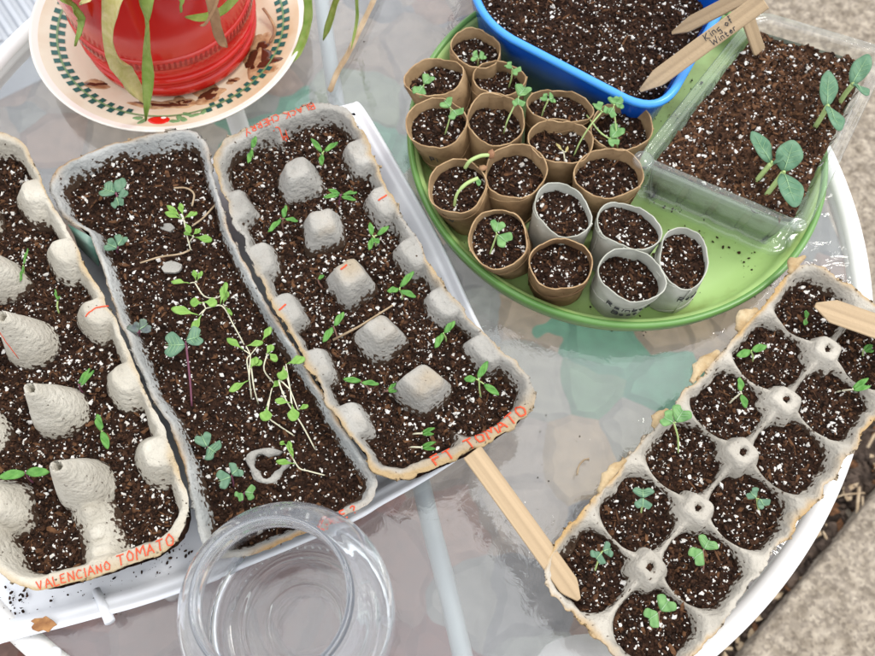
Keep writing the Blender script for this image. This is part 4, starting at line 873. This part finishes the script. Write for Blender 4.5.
# ------------------------------------------------------------------ plate and red pot
PX, PY, PR = -.2331, .5063, .1119
pr = empty('plate', (PX, PY, 0), 'cream plate with a green checked border and cherry motif under the red pot', 'plate')
pc = lambda r, z, n=120: disc_loop(r, z, n, PX, PY)
zpl = lambda r: np.interp(r, [0, .068, .074, .085, .100, .1095, .1119], [.0070, .0070, .0085, .0140, .0200, .0238, .0245])
rs = [.02, .05, .068, .072, .078, .085, .092, .100, .1055]
mb = MB(); mb.loft([pc(r, zpl(r)) for r in rs], 0, cap0=False); mb.add(pc(.02, .0070), [tuple(range(120))]); mb.build('plate_face', M['plate'], pr)
mb = MB(); mb.loft([pc(.1055, zpl(.1055)), pc(.1095, .0238), pc(.1112, .0246), pc(.1119, .0240), pc(.1115, .0228), pc(.098, .0165), pc(.078, .007), (pc(.062, .004)), pc(.060, .0006), pc(.055, .0006), pc(.054, .003), pc(.01, .003)], 0, cap1=True); mb.build('plate_rim', M['plate_rim'], pr)
mb = MB(); chp = at(160, 117, .023); cha = math.atan2(chp[1]-PY, chp[0]-PX); nck = 68
for k in range(nck):
    a0 = 2*PI*k/nck
    da = (a0-cha+PI) % (2*PI)-PI
    if abs(da) < .30: continue
    for ring_, r0 in ((0, .0925), (1, .0865)):
        q0_ = a0+(PI/nck if ring_ else 0); q1_ = q0_+PI/nck*1.05
        V = [(PX+r*math.cos(q), PY+r*math.sin(q), zpl(r)+.0005) for r, q in ((r0, q0_), (r0+.0048, q0_), (r0+.0048, q1_), (r0, q1_))]; mb.add(V, [(0, 1, 2, 3)])
lo = []
mb.build('check_border', M['check'], pr, smooth=False)
mb = MB(); mb.loft([pc(.0912, zpl(.0912)+.0009), pc(.0926, zpl(.0926)+.0009)]); mb.build('border_line', M['motif_leaf'], pr)
def blob(px, py, z, w, h, m, name, parent, seed=0, irr=.15, ang=0, th=.0005, n=26):
    c0 = at(px, py, z); rg = random.Random(seed); ph = [rg.uniform(0, 6.28) for _ in range(4)]; lo = []
    for q in np.linspace(0, 2*PI, n, endpoint=False):
        r = 1+irr*(math.sin(2*q+ph[0])+.7*math.sin(3*q+ph[1])+.5*math.sin(5*q+ph[2])); x, y = w*r*math.cos(q), h*r*math.sin(q); lo.append((c0[0]+x*math.cos(ang)-y*math.sin(ang), c0[1]+x*math.sin(ang)+y*math.cos(ang)))
    def zz(x, y, d): return (zpl(math.hypot(x-PX, y-PY)) if parent is pr else z)+d
    cx_, cy_ = c0[0], c0[1]
    mb = MB(); loops = [[(x, y, zz(x, y, -.0003)) for x, y in lo], [(x, y, zz(x, y, th*.6)) for x, y in [(cx_+(x-cx_)*.96, cy_+(y-cy_)*.96) for x, y in lo]], [(x, y, zz(x, y, th)) for x, y in [(cx_+(x-cx_)*.6, cy_+(y-cy_)*.6) for x, y in lo]]]
    mb.loft(loops, cap1=True); return mb.build(name, m, parent)
blob(158, 118, .0215, .0085, .0055, M['cherry'], 'cherry_motif', pr, 1, .03); blob(162, 114, .0225, .0022, .0014, M['plate_rim'], 'cherry_highlight', pr, 2, .05, th=.0009)
for k, (x, y) in enumerate(((137, 116), (142, 120), (178, 115), (186, 111), (194, 113), (203, 109), (183, 118), (174, 120))): blob(x, y, .021, .0042, .0022, M['motif_leaf'], 'leaf_motif', pr, k, .1, ang=k*.9)
for k, (x, y, w, h, a_) in enumerate(((258, 55, .010, .016, .2), (265, 66, .013, .006, .1), (262, 44, .006, .006, .5), (208, 92, .011, .007, .3), (95, 84, .008, .003, .5), (160, 103, .018, .0035, 0), (182, 100, .007, .004, .4), (176, 103, .010, .003, 0), (232, 78, .004, .002, 0))):
    blob(x, y, .012, w*1.35, h*1.5+.001, M['stain_brown'], 'water_stain', pr, k+23, .22, ang=a_, th=.0004)
    blob(x, y, .012, w*.9, h*.85, M['puddle'], 'water_stain', pr, k+3, .24, ang=a_, th=.0008)
mb = MB()
for ln in ([(263, 8), (270, 18), (275, 30), (270, 42)],):
    mb.tube([at(x, y, .0165) for x, y in smooth_path([np.array(p_, float) for p_ in ln], 4)], .0012, 6, flat=.3)
mb.build('water_stain', M['dry_leaf'], pr)

def circ(pts, z):
    q = np.array([at(x, y, z)[:2] for x, y in pts]); A = np.c_[2*q, np.ones(len(q))]; s = np.linalg.lstsq(A, (q**2).sum(1), rcond=None)[0]; return s[0], s[1], math.sqrt(s[2]+s[0]**2+s[1]**2)
RX, RY, RR = circ([(85, 50), (100, 70), (120, 86), (165, 99), (200, 92), (232, 73), (250, 52)], .012)
RR = min(RR, .082)
pp = empty('potted_plant', (RX, RY, .0075), 'glossy red glazed pot with yellowing strap leaves hanging over it', 'potted plant')
rc_ = lambda r, z, n=110: disc_loop(r, z, n, RX, RY)
mb = MB(); mb.loft([rc_(.02, .0078), rc_(RR-.006, .0078), rc_(RR-.003, .0095), rc_(RR-.001, .012), rc_(RR, .018), rc_(RR-.0005, .020)], 0, cap0=True)
mb.loft([rc_(RR-.0005, .020), rc_(RR-.003, .0215), rc_(RR-.0025, .024), rc_(RR+.0015, .030), rc_(RR+.0005, .032), rc_(RR-.001, .033), rc_(RR+.001, .045)], 0)
mb.loft([rc_(RR+.001, .0565), rc_(RR+.003, .09), rc_(RR+.006, .13), rc_(RR+.009, .150), rc_(RR+.012, .152), rc_(RR+.012, .160), rc_(RR+.007, .162), rc_(RR+.003, .158), rc_(RR+.001, .13)], 0); mb.build('pot', M['red_ceramic'], pp)
mb = MB(); mb.loft([rc_(RR+.001, .045), rc_(RR+.0018, .0460), rc_(RR+.0022, .0555), rc_(RR+.001, .0565)], 0)
mb.build('band', M['red_band'], pp)
mb = MB()
for k in range(110):
    q = 2*PI*k/110; r = RR+.0025
    V = [(RX+r*math.cos(q+d_), RY+r*math.sin(q+d_), z_) for d_, z_ in ((0, .0475), (.025, .0475), (.037, .0540), (.012, .0540))]; mb.add(V, [(0, 1, 2, 3)])
mb.build('band_pattern', M['band_dash'], pp, smooth=False)
mb = MB(); mb.add(rc_(RR+.003, .146), [tuple(range(110))]); mb.build('soil', M['soil'], pp)
def ribbon(pts, w, m, name, parent=None, taper=True, fold=.25):
    """strap leaf: pts (px,py,z) smooth centre line; w metres"""
    P3 = smooth_path([at(x, y, z_) for x, y, z_ in pts], 6); lo = []; n = len(P3)
    for i, c0 in enumerate(P3):
        t = P3[min(i+1, n-1)]-P3[max(i-1, 0)]; t /= np.linalg.norm(t); v = _o-c0; v /= np.linalg.norm(v); v = v*.4+np.array([0, 0, .6]); x = np.cross(t, v); x /= np.linalg.norm(x); nn = np.cross(x, t); u = i/(n-1)
        ww = w/2*(min(1, (1-u)*5)**.7+.06 if taper else 1)*(1+.05*math.sin(i*1.3)); fd = w*fold
        lo.append([c0-x*ww+nn*fd, c0-x*ww*.5+nn*fd*.35, c0, c0+x*ww*.5+nn*fd*.35, c0+x*ww+nn*fd, c0+x*ww+nn*(fd-.0004), c0-nn*.0004, c0-x*ww+nn*(fd-.0004)])
    mb = MB(); mb.loft(lo, cap0=True, cap1=True); return mb.build(name, m, parent)
rim_c = (150, -75, .165)
for pts, w, m in (([(135, -60, .17), (122, -20, .175), (113, 8, .16), (113, 45, .12), (128, 80, .07), (149, 107, .032)], .0125, 'yellow_leaf'),
                  ([(150, -60, .17), (149, -20, .175), (148, 10, .155), (150, 60, .09), (147, 120, .032)], .0095, 'strap_leaf'),
                  ([(50, -50, .14), (58, -10, .14), (73, 8, .12), (82, 24, .10), (76, 46, .075)], .006, 'strap_leaf'),
                  ([(260, -50, .17), (243, -12, .15), (225, 10, .13), (205, 18, .12), (186, 18, .11)], .006, 'strap_leaf'),
                  ([(180, -40, .17), (181, -8, .17), (182, 12, .15)], .005, 'strap_leaf'),
                  ([(95, -40, .17), (90, -6, .17), (81, 5, .155)], .006, 'yellow_leaf'),
                  ([(208, -50, .17), (210, -8, .15), (215, 18, .13), (220, 38, .11), (226, 47, .10)], .0065, 'dry_leaf'),
                  ([(214, -30, .17), (218, -2, .15), (207, 22, .13), (200, 26, .125)], .002, 'dry_leaf'),
                  ([(292, -60, .12), (306, -10, .07), (308, 20, .045), (300, 48, .026), (289, 66, .019)], .0065, 'strap_leaf'),
                  ([(352, -60, .14), (340, -10, .09), (333, 14, .06), (324, 40, .03)], .006, 'strap_leaf'),
                  ([(362, -60, .10), (357, -5, .05), (357, 20, .025), (351, 50, .006)], .0025, 'strap_leaf')):
    ribbon(pts, w, M[m], 'leaf', pp)
o = ribbon([(385, -25, .004), (372, 5, .004), (360, 30, .0035), (348, 55, .003), (338, 72, .003), (330, 92, .0025)], .0045, M['dry_stem'], 'dead_leaf', taper=False, fold=.5); tag(o, 'dry brown translucent dead leaf lying on the glass beside the plate', 'dead leaf')

# dry leaf scrap on the tray and curl on the glass
mb = MB(); c0 = at(44, 624, .016); rg = random.Random(9)
lo = [(c0[0]+.0085*(.5+.7*rg.random())*math.cos(q)*1.1, c0[1]+.005*(.5+.7*rg.random())*math.sin(q)) for q in np.linspace(0, 2*PI, 16, endpoint=False)]
mb.loft([[(x, y, .0148) for x, y in lo], [(x, y, .0154+.001*rg.random()) for x, y in lo]], cap0=True, cap1=True)
tag(mb.build('leaf_scrap', noisy('orange_leaf', (.22, .09, .03), (.38, .19, .07), 200, .8), smooth=False), 'torn orange brown leaf scrap on the white tray rim', 'leaf scrap')
mb = MB(); mb.tube([at(x, y, .0012) for x, y in smooth_path([np.array(p_, float) for p_ in ((577, 475), (579, 466), (584, 460), (589, 459))], 4)], [.0006]*12+[.0012], 6)
tag(mb.build('curled_husk', M['dry_stem']), 'tiny curled husk lying on the glass left of the tan carton', 'husk')

# ------------------------------------------------------------------ seedlings
def leaf_outline(kind, n=28):
    """outline in a unit frame: x along the leaf from petiole (0) to tip (1), y in units of the half width"""
    out = []
    for q in np.linspace(0, 2*PI, n, endpoint=False):
        x = .5-.5*math.cos(q); y = math.sin(q)
        if kind == 'lance': y *= abs(math.sin(q))**.35*(1-.15*x)
        elif kind == 'spoon': y *= (.16+.84*max(0, min(1, (x-.25)/.35))) if x < .6 else 1
        elif kind == 'heart': x = x-.30*math.exp(-((q-PI)/.38)**2); y *= (.50+.62*min(1, x/.55)) if x < .7 else 1.10
        elif kind == 'egg': y *= (.75+.25*math.sin(PI*x))
        out.append((x, y))
    return out
def leaf(p0, p1, w, kind, m, parent, cup=.12, tilt=0, th=.00045):
    p0 = np.array(p0, float); p1 = np.array(p1, float); L_ = np.linalg.norm(p1-p0); t = (p1-p0)/L_; x = np.cross(t, (0, 0, 1.)); x /= np.linalg.norm(x)+1e-9; nn = np.cross(x, t)
    if tilt: x, nn = x*math.cos(tilt)+nn*math.sin(tilt), nn*math.cos(tilt)-x*math.sin(tilt)
    ol = leaf_outline(kind); n = len(ol); rings = []; cx = .52; rg = random.Random(int(p0[0]*1e5)); bend = rg.uniform(.3, 1)
    def pt(a, b, dz): return p0+t*L_*a+x*(w/2)*b+nn*(dz+cup*w*(b*b)*.9-cup*L_*bend*(a-.5)**2*1.4+.0006*math.sin(a*9+b*4))
    V = []; F = []
    for s in (1, .72, .4, .1):
        for a, b in ol: V.append(pt(cx+(a-cx)*s, b*s, 0))
    V.append(pt(cx, 0, -cup*w*.08)); nr = 4
    for i in range(nr-1):
        for j in range(n): F.append((i*n+j, i*n+(j+1) % n, (i+1)*n+(j+1) % n, (i+1)*n+j))
    for j in range(n): F.append((3*n+j, 3*n+(j+1) % n, 4*n))
    mb = MB(); mb.add(V, F); mb.add([v-nn*th for v in V], [f[::-1] for f in F])
    off = len(V); mb.n = 2*len(V)
    for j in range(n): mb.F.append((j, off+j, off+(j+1) % n, (j+1) % n)); mb.mi.append(0)
    if w > .0085 and kind != 'spoon':
        mb.tube([pt(a, 0, .0002)+0*nn for a in np.linspace(.06, .86, 9)], [.00042-.00032*i/8 for i in range(9)], 5, 1)
        if w > .012:
            for a in (.25, .42, .58):
                for sg_ in (-1, 1): mb.tube([pt(a+.17*q_, sg_*.72*q_, .0001) for q_ in (0, .35, .7, 1)], [.00022, .00018, .00014, .00008], 4, 1)
    return mb.build('leaf', [m, M['vein']], parent)
def seedling(base, sz, leaves, label, kind='lance', lm='tomato_leaf', sm='stem_green', h=.012, sr=.0006, cat='seedling', group='seedlings', stemvia=None, dzt=.0015, name='seedling'):
    """base (px,py) on the soil at height sz; leaves: (x0,y0,x1,y1,width[,kind[,h]]) in photo pixels"""
    b = at(base[0], base[1], sz); e = empty(name, b, label, cat, group); heads = []
    for l in leaves:
        k = l[5] if len(l) > 5 and l[5] else kind; hh = l[6] if len(l) > 6 else h
        p0 = at(l[0], l[1], sz+hh); p1 = at(l[2], l[3], sz+hh+dzt); leaf(p0, p1, l[4], k, M[lm], e, tilt=random.uniform(-.25, .25)); heads.append((p0, hh))
    jn = sum(p for p, _ in heads)/len(heads)-np.array([0, 0, .0012]); mb = MB()
    via = [at(x, y, sz+z_) for x, y, z_ in stemvia] if stemvia else [b*.55+jn*.45+np.array([random.uniform(-.0008, .0008), 0, 0])]
    mb.tube(smooth_path([b-np.array([0, 0, .002])]+via+[jn], 4), sr, 7)
    for p0, _ in heads: mb.tube([jn, (jn+p0)/2+np.array([0, 0, .0003]), p0+np.array([0, 0, -.0001])], sr*.75, 6)
    mb.build('stem', M[sm], e); return e
G = lev+.002
def tom(base, lv, label, h=.010, w=.0042, z=G, **k): return seedling(base, z, [(*l, w) for l in lv], label, h=h, group='tomato seedlings', cat='seedling', stemvia=None, **k)
tom((253, 156), [(252, 148, 256, 136), (252, 149, 248, 163)], 'narrow two-leaf tomato seedling in the far left cell of the grey carton')
tom((322, 165), [(322, 152, 311, 138), (324, 151, 338, 142), (322, 154, 321, 165)], 'tomato seedling with spread leaves in the far right cell under the faded lettering')
tom((339, 204), [(339, 195, 323, 197), (340, 194, 328, 189), (342, 194, 357, 192), (341, 196, 356, 200)], 'four-leaf star tomato seedling right of the first grey post', w=.0036, sm='stem_purple')
tom((283, 228), [(281, 219, 268, 232), (283, 218, 286, 205), (285, 218, 298, 221)], 'three-leaf tomato seedling left of the gap between first and second grey post', sm='stem_brown')
tom((376, 246), [(372, 235, 370, 222), (373, 237, 369, 250), (377, 235, 389, 226), (374, 238, 379, 243)], 'four-leaf tomato seedling right of the second grey post')
tom((322, 286), [(318, 279, 324, 275)], 'tiny just-opening tomato sprout left of the third grey post', h=.006, w=.003, sm='stem_brown')
tom((402, 299), [(400, 287, 414, 271), (399, 289, 387, 291), (400, 290, 416, 297)], 'tomato seedling with three broad leaves right of the third grey post', w=.0048)
tom((338, 340), [(334, 326, 344, 312), (333, 327, 323, 342)], 'upright two-leaf tomato seedling beside the dry straw', w=.005, sm='stem_brown')
tom((446, 341), [(444, 333, 455, 321), (443, 333, 435, 348)], 'two-leaf tomato seedling right of the fourth grey post', w=.005)
tom((371, 391), [(361, 381, 343, 379), (361, 382, 379, 384)], 'flat two-leaf tomato seedling left of the last grey post', sm='stem_brown')
tom((383, 392), [(388, 390, 396, 383), (388, 391, 397, 391)], 'small looped tomato sprout just left of the last grey post', h=.008, w=.0028, sm='stem_brown')
tom((481, 396), [(476, 379, 464, 379), (478, 378, 488, 361), (484, 384, 499, 395)], 'tomato seedling with three big leaves in the near right cell of the grey carton', w=.005, h=.013)
tom((412, 434), [(422, 432, 435, 428), (422, 434, 434, 434)], 'upper of two looped sprouts in the near left cell of the grey carton', h=.007, w=.0028, sm='stem_white')
tom((408, 447), [(422, 446, 436, 442), (422, 448, 436, 449)], 'lower of two looped sprouts in the near left cell of the grey carton', h=.007, w=.0028, sm='stem_white')
mb = MB(); mb.tube([at(333, 340, G+.001), at(360, 326, G+.005), at(393, 305, G+.006)], [.0009, .0008, .0006], 6); tag(mb.build('dry_straw', M['dry_stem']), 'thin dry straw lying between the third and fourth grey posts', 'straw')
C2 = lev2+.002
tom((22, 280), [(23, 265, 28, 248), (23, 266, 20, 282)], 'thin upright blade-like sprout near the second cream post', z=C2, w=.002, h=.010)
tom((58, 312), [(57, 300, 55, 289), (57, 300, 60, 296)], 'faint wispy sprout between two large white perlite lumps', z=C2, w=.0018, h=.006)
tom((82, 392), [(80, 386, 94, 370), (78, 384, 90, 368)], 'closed looping tomato sprout below the red marked side wall of the cream carton', z=C2, w=.0032, h=.010, sm='stem_purple')
tom((104, 436), [(101, 431, 97, 414), (102, 431, 108, 449)], 'two-leaf tomato seedling at the right wall of the cream carton', z=C2, w=.0052, h=.012)
tom((32, 482), [(25, 473, -2, 477), (25, 472, 49, 472)], 'wide flat two-leaf tomato seedling at the left edge beside the hollow post', z=C2, w=.0065, h=.012, sm='stem_purple')
K = lev3+.002
def kale(base, lv, label, **k):
    k.setdefault('lm', 'kale_leaf'); k.setdefault('sm', 'stem_purple'); k.setdefault('h', .010)
    return seedling(base, K, lv, label, kind='heart', group='kale seedlings', **k)
kale((117, 203), [(115, 193, 100, 187, .013), (116, 192, 124, 178, .0085, 'egg'), (118, 196, 128, 192, .008, 'egg'), (117, 197, 119, 208, .009)], 'blue green kale seedling with four rounded lobes at the top left of the lid')
kale((117, 252), [(117, 248, 104, 242, .009), (118, 246, 124, 234, .009)], 'grey green two-leaf kale seedling second down the left side of the lid')
kale((137, 337), [(137, 333, 131, 322, .008), (139, 330, 150, 322, .009), (141, 330, 151, 330, .005, 'egg')], 'small purplish kale seedling at the left lid wall', lm='purple_leaf')
kale((191, 405), [(185, 345, 162, 345, .0155), (186, 341, 204, 334, .0135)], 'tall kale seedling on a long purple stem with two blue green lobes', h=.024, stemvia=[(190, 380, .008)], sr=.0007)
kale((208, 456), [(207, 447, 200, 432, .010), (208, 447, 218, 454, .0135)], 'kale seedling left of the torn pulp ring, lobes facing each other')
kale((233, 486), [(231, 477, 216, 482, .0115), (232, 475, 240, 466, .011)], 'kale seedling just above the jar rim with green lobes')
kale((241, 503), [(243, 494, 236, 499, .007), (245, 492, 256, 493, .009)], 'small bright kale seedling nearest the jar', lm='brassica_leaf')
def let(base, lv, label, via=None, **k):
    k.setdefault('h', .016); lv = [(*l[:4], l[4]*.88) for l in lv]; return seedling(base, K, lv, label, kind='spoon', lm='lettuce_leaf', sm='stem_white', sr=.00048, group='lettuce seedlings', stemvia=via, **k)
let((191, 252), [(182, 219, 165, 212, .0055), (182, 218, 167, 205, .005), (183, 216, 180, 203, .005), (184, 218, 197, 212, .005), (185, 222, 190, 233, .005)], 'pale green rosette near the top right of the lid', via=[(188, 240, .006)])
let((189, 246), [(192, 236, 184, 232, .0045), (194, 237, 212, 240, .007), (193, 235, 200, 229, .0045)], 'low pale green seedling directly under the rosette, with a broad leaf', h=.009)
let((222, 293), [(190, 283, 171, 281, .0055), (196, 281, 194, 270, .0045), (197, 281, 202, 271, .0035)], 'fallen lettuce seedling with an arching white stem and three leaves', via=[(216, 298, .004), (204, 296, .010)])
let((245, 346), [(199, 315, 171, 308, .0075), (203, 303, 190, 302, .008), (203, 302, 217, 303, .008), (202, 314, 192, 331, .006), (220, 305, 226, 282, .006)], 'large sprawling lettuce seedling with five spoon leaves and long stem', via=[(234, 326, .006), (222, 306, .012)], h=.017)
let((227, 312), [(223, 304, 227, 291, .0065), (225, 306, 232, 315, .003)], 'small round-leaved lettuce sprout right of the sprawling one', h=.012)
let((251, 398), [(244, 350, 227, 338, .006), (246, 346, 263, 342, .005), (262, 341, 271, 327, .0055), (249, 380, 229, 391, .006)], 'tall lettuce seedling with curved leaf stalks in the middle of the lid', via=[(249, 375, .012), (247, 360, .016)], h=.019)
let((258, 403), [(250, 369, 257, 357, .0065), (252, 366, 262, 361, .006)], 'slim lettuce seedling right of the tall one', via=[(254, 388, .010)])
let((275, 384), [(266, 354, 273, 345, .006), (268, 352, 277, 361, .0055)], 'lettuce seedling with a hooked leaf beside the lid right wall', via=[(264, 370, .012)])
let((315, 449), [(286, 364, 305, 358, .0075), (284, 366, 282, 380, .009), (291, 403, 275, 400, .0055), (292, 404, 294, 421, .009), (298, 410, 308, 405, .004)], 'longest lettuce seedling leaning along the lid right wall with round leaves', via=[(302, 425, .008), (286, 400, .016), (279, 380, .018)], h=.019)
let((294, 435), [(267, 406, 265, 421, .0095), (272, 388, 280, 381, .005)], 'lettuce seedling with one hanging round leaf and a looping stalk', via=[(278, 425, .004), (268, 416, .010)], h=.014)
let((326, 475), [(286, 445, 280, 442, .004), (290, 455, 289, 441, .0045), (296, 464, 276, 461, .005), (294, 460, 290, 446, .003)], 'limp pale lettuce seedling beside the pulp ring', via=[(308, 471, .002), (299, 468, .005)], h=.010)
mb = MB()
for pl_ in ([(140, 263), (160, 257), (180, 254), (190, 250)], [(174, 188), (186, 188), (194, 194), (192, 206)], [(192, 226), (203, 218), (215, 205)]): mb.tube(smooth_path([at(x, y, K+.002) for x, y in pl_], 4), .0007, 6)
tag(mb.build('dry_roots', M['dry_stem']), 'pale dry root threads on the upper soil of the lid', 'roots', kind='stuff')

def bra(base, lv, label, z=PZ+.001, **k):
    k.setdefault('h', .012); k.setdefault('lm', 'brassica_leaf'); k.setdefault('kind', 'heart'); return seedling(base, z, lv, label, group='brassica seedlings', **k)
bra((478, 66), [(478, 58, 471, 55, .009), (479, 58, 486, 54, .007)], 'small seedling with crinkled round leaves in the rearmost pot')
bra((424, 100), [(424, 84, 432, 74, .010), (423, 86, 416, 96, .010)], 'two-heart-leaf seedling in the slanted pot at the far left', h=.010)
bra((509, 86), [(512, 68, 505, 63, .0075), (513, 69, 520, 73, .0075)], 'seedling with two round leaves in the pot below the blue wall', h=.016)
bra((445, 133), [(450, 107, 443, 99, .0105), (453, 110, 459, 117, .012)], 'seedling with two bright heart leaves high over the left edge pot', h=.018)
bra((504, 132), [(519, 96, 527, 84, .0125), (518, 98, 519, 107, .009)], 'leggy seedling leaning right out of the pot with faint writing', h=.022, stemvia=[(508, 119, .012)])
bra((541, 119), [(547, 100, 541, 95, .0075), (549, 100, 555, 97, .009)], 'seedling with pale paired leaves in the squashed oval pot', h=.016)
bra((574, 155), [(601, 110, 595, 101, .0085), (603, 112, 610, 108, .006)], 'very long stemmed seedling crossing from the middle pot to the right', h=.030, stemvia=[(580, 142, .010), (590, 126, .022)])
bra((618, 148), [(614, 104, 613, 95, .008), (615, 104, 625, 103, .010), (613, 108, 608, 116, .009)], 'tall clustered seedling in the pot touching the clear box', h=.026, stemvia=[(616, 128, .014)])
bra((586, 112), [(611, 138, 622, 124, .0105), (609, 138, 617, 146, .0085)], 'seedling fallen sideways with its big leaves over the pot near the clear box', h=.012, stemvia=[(592, 122, .010), (600, 132, .014)])
bra((566, 163), [(562, 150, 556, 143, .002), (566, 152, 568, 146, .002)], 'withered thread-like sprout in the middle oval pot', lm='yellow_leaf', sm='stem_white', kind='lance', h=.006)
bra((489, 256), [(496, 232, 499, 219, .010), (498, 235, 510, 244, .012)], 'seedling with two notched leaves in the front left brown pot', h=.017)
bra((443, 56), [(443, 52, 436, 47, .006), (444, 52, 450, 50, .006), (443, 53, 447, 58, .005)], 'tiny weed growing on the green tray edge behind the pots', z=.010, h=.006)
e = empty('bean_sprout', at(454, 206, PZ), 'bent thick green stalks with a brown seed cap in the left pot', 'seedling', 'brassica seedlings')
mb = MB(); mb.tube(smooth_path([at(454, 207, PZ), at(457, 194, PZ+.010), at(466, 184, PZ+.015), at(478, 178, PZ+.016)], 5), [.0011]*8+[.0014]*8, 8); mb.build('stem', M['stem_green'], e)
mb = MB(); mb.tube(smooth_path([at(465, 168, PZ+.010), at(470, 161, PZ+.016), at(480, 156, PZ+.018), at(489, 155, PZ+.018)], 5), .0014, 8); mb.build('stem', M['stem_green'], e)
mb = MB(); v, f = chunks(np.array([at(491, 154, PZ+.018), at(483, 168, PZ+.012)]), np.array([.007, .006]), np.random.default_rng(2), 1.4, .8, .2); mb.add(v, f); mb.build('seed_cap', M['dry_leaf'], e)
leaf(at(478, 178, PZ+.016), at(479, 186, PZ+.015), .004, 'lance', M['brassica_leaf'], e)
# right carton
T4 = lev4+.001
tom((807, 324), [(807, 318, 806, 310), (806, 319, 805, 325)], 'tiny two-leaf sprout in the far left cup beside the entering wooden label', z=T4, w=.0035, h=.006)
tom((753, 362), [(751, 351, 737, 356), (752, 350, 767, 346)], 'flat bright two-leaf seedling in the second cup of the outer tan row', z=T4, w=.0058, h=.012)
tom((838, 391), [(853, 388, 869, 378), (853, 390, 871, 386)], 'sprout with closed leaves on a curved white stem in the inner tan row', z=T4, w=.004, h=.012, sm='stem_white')
tom((729, 404), [(741, 391, 740, 377), (742, 394, 746, 408)], 'two-leaf sprout on a hooked white stem in the third cup of the outer tan row', z=T4, w=.005, h=.010, sm='stem_white')
tom((864, 356), [(864, 349, 873, 345), (864, 350, 874, 351)], 'small sprout at the right photo edge in the topmost inner tan cup', z=T4, w=.004, h=.008)
bra((679, 453), [(673, 423, 661, 415, .0115), (676, 422, 686, 406, .0125)], 'tall two-leaf seedling leaning over the torn tan edge', z=T4, h=.024, lm='brassica_leaf', stemvia=[(678, 438, .012)])
bra((641, 516), [(643, 498, 643, 486, .0125), (643, 498, 643, 510, .010)], 'blue green two-leaf seedling in the fifth outer tan cup', z=T4, h=.014, lm='kale_leaf', sm='stem_green')
bra((760, 510), [(756, 498, 749, 490, .0095), (759, 499, 767, 508, .009)], 'blue green two-leaf seedling in the fifth inner tan cup', z=T4, h=.012, lm='kale_leaf', sm='stem_green')
bra((594, 575), [(601, 553, 595, 561, .0105), (603, 551, 613, 548, .009)], 'seedling in the nearest outer tan cup beside the long wooden label', z=T4, h=.014, lm='kale_leaf', sm='stem_green')
bra((704, 572), [(703, 551, 691, 561, .0115), (704, 549, 711, 537, .0125)], 'green two-lobed seedling in the tan cup nearest but one on the inner row', z=T4, h=.014, sm='stem_brown')
bra((658, 630), [(658, 613, 646, 622, .0115), (661, 611, 671, 597, .0120)], 'seedling with two heart leaves in the frontmost tan cup', z=T4, h=.014, sm='stem_brown')
# squash
def sq(base, lv, label): return seedling(base, SZC+.002, lv, label, kind='egg', lm='squash_leaf', sm='stem_green', h=.020, sr=.0019, group='squash seedlings', dzt=.009)
sq((756, 181), [(771, 162, 752, 131, .0125), (773, 162, 784, 157, .008)], 'squash seedling with one dark upright leaf at the left of the front pair')
sq((767, 194), [(784, 171, 794, 140, .0185), (784, 172, 796, 206, .0170)], 'squash seedling with two large grey green leaves at the front right of the clear box')
sq((815, 127), [(827, 106, 829, 70, .0135), (829, 105, 840, 130, .0135)], 'squash seedling with an upright blunt leaf in the middle of the clear box right side')
sq((840, 102), [(852, 84, 869, 54, .0135), (855, 83, 868, 95, .010)], 'squash seedling with the tallest pointed leaf at the right photo edge')
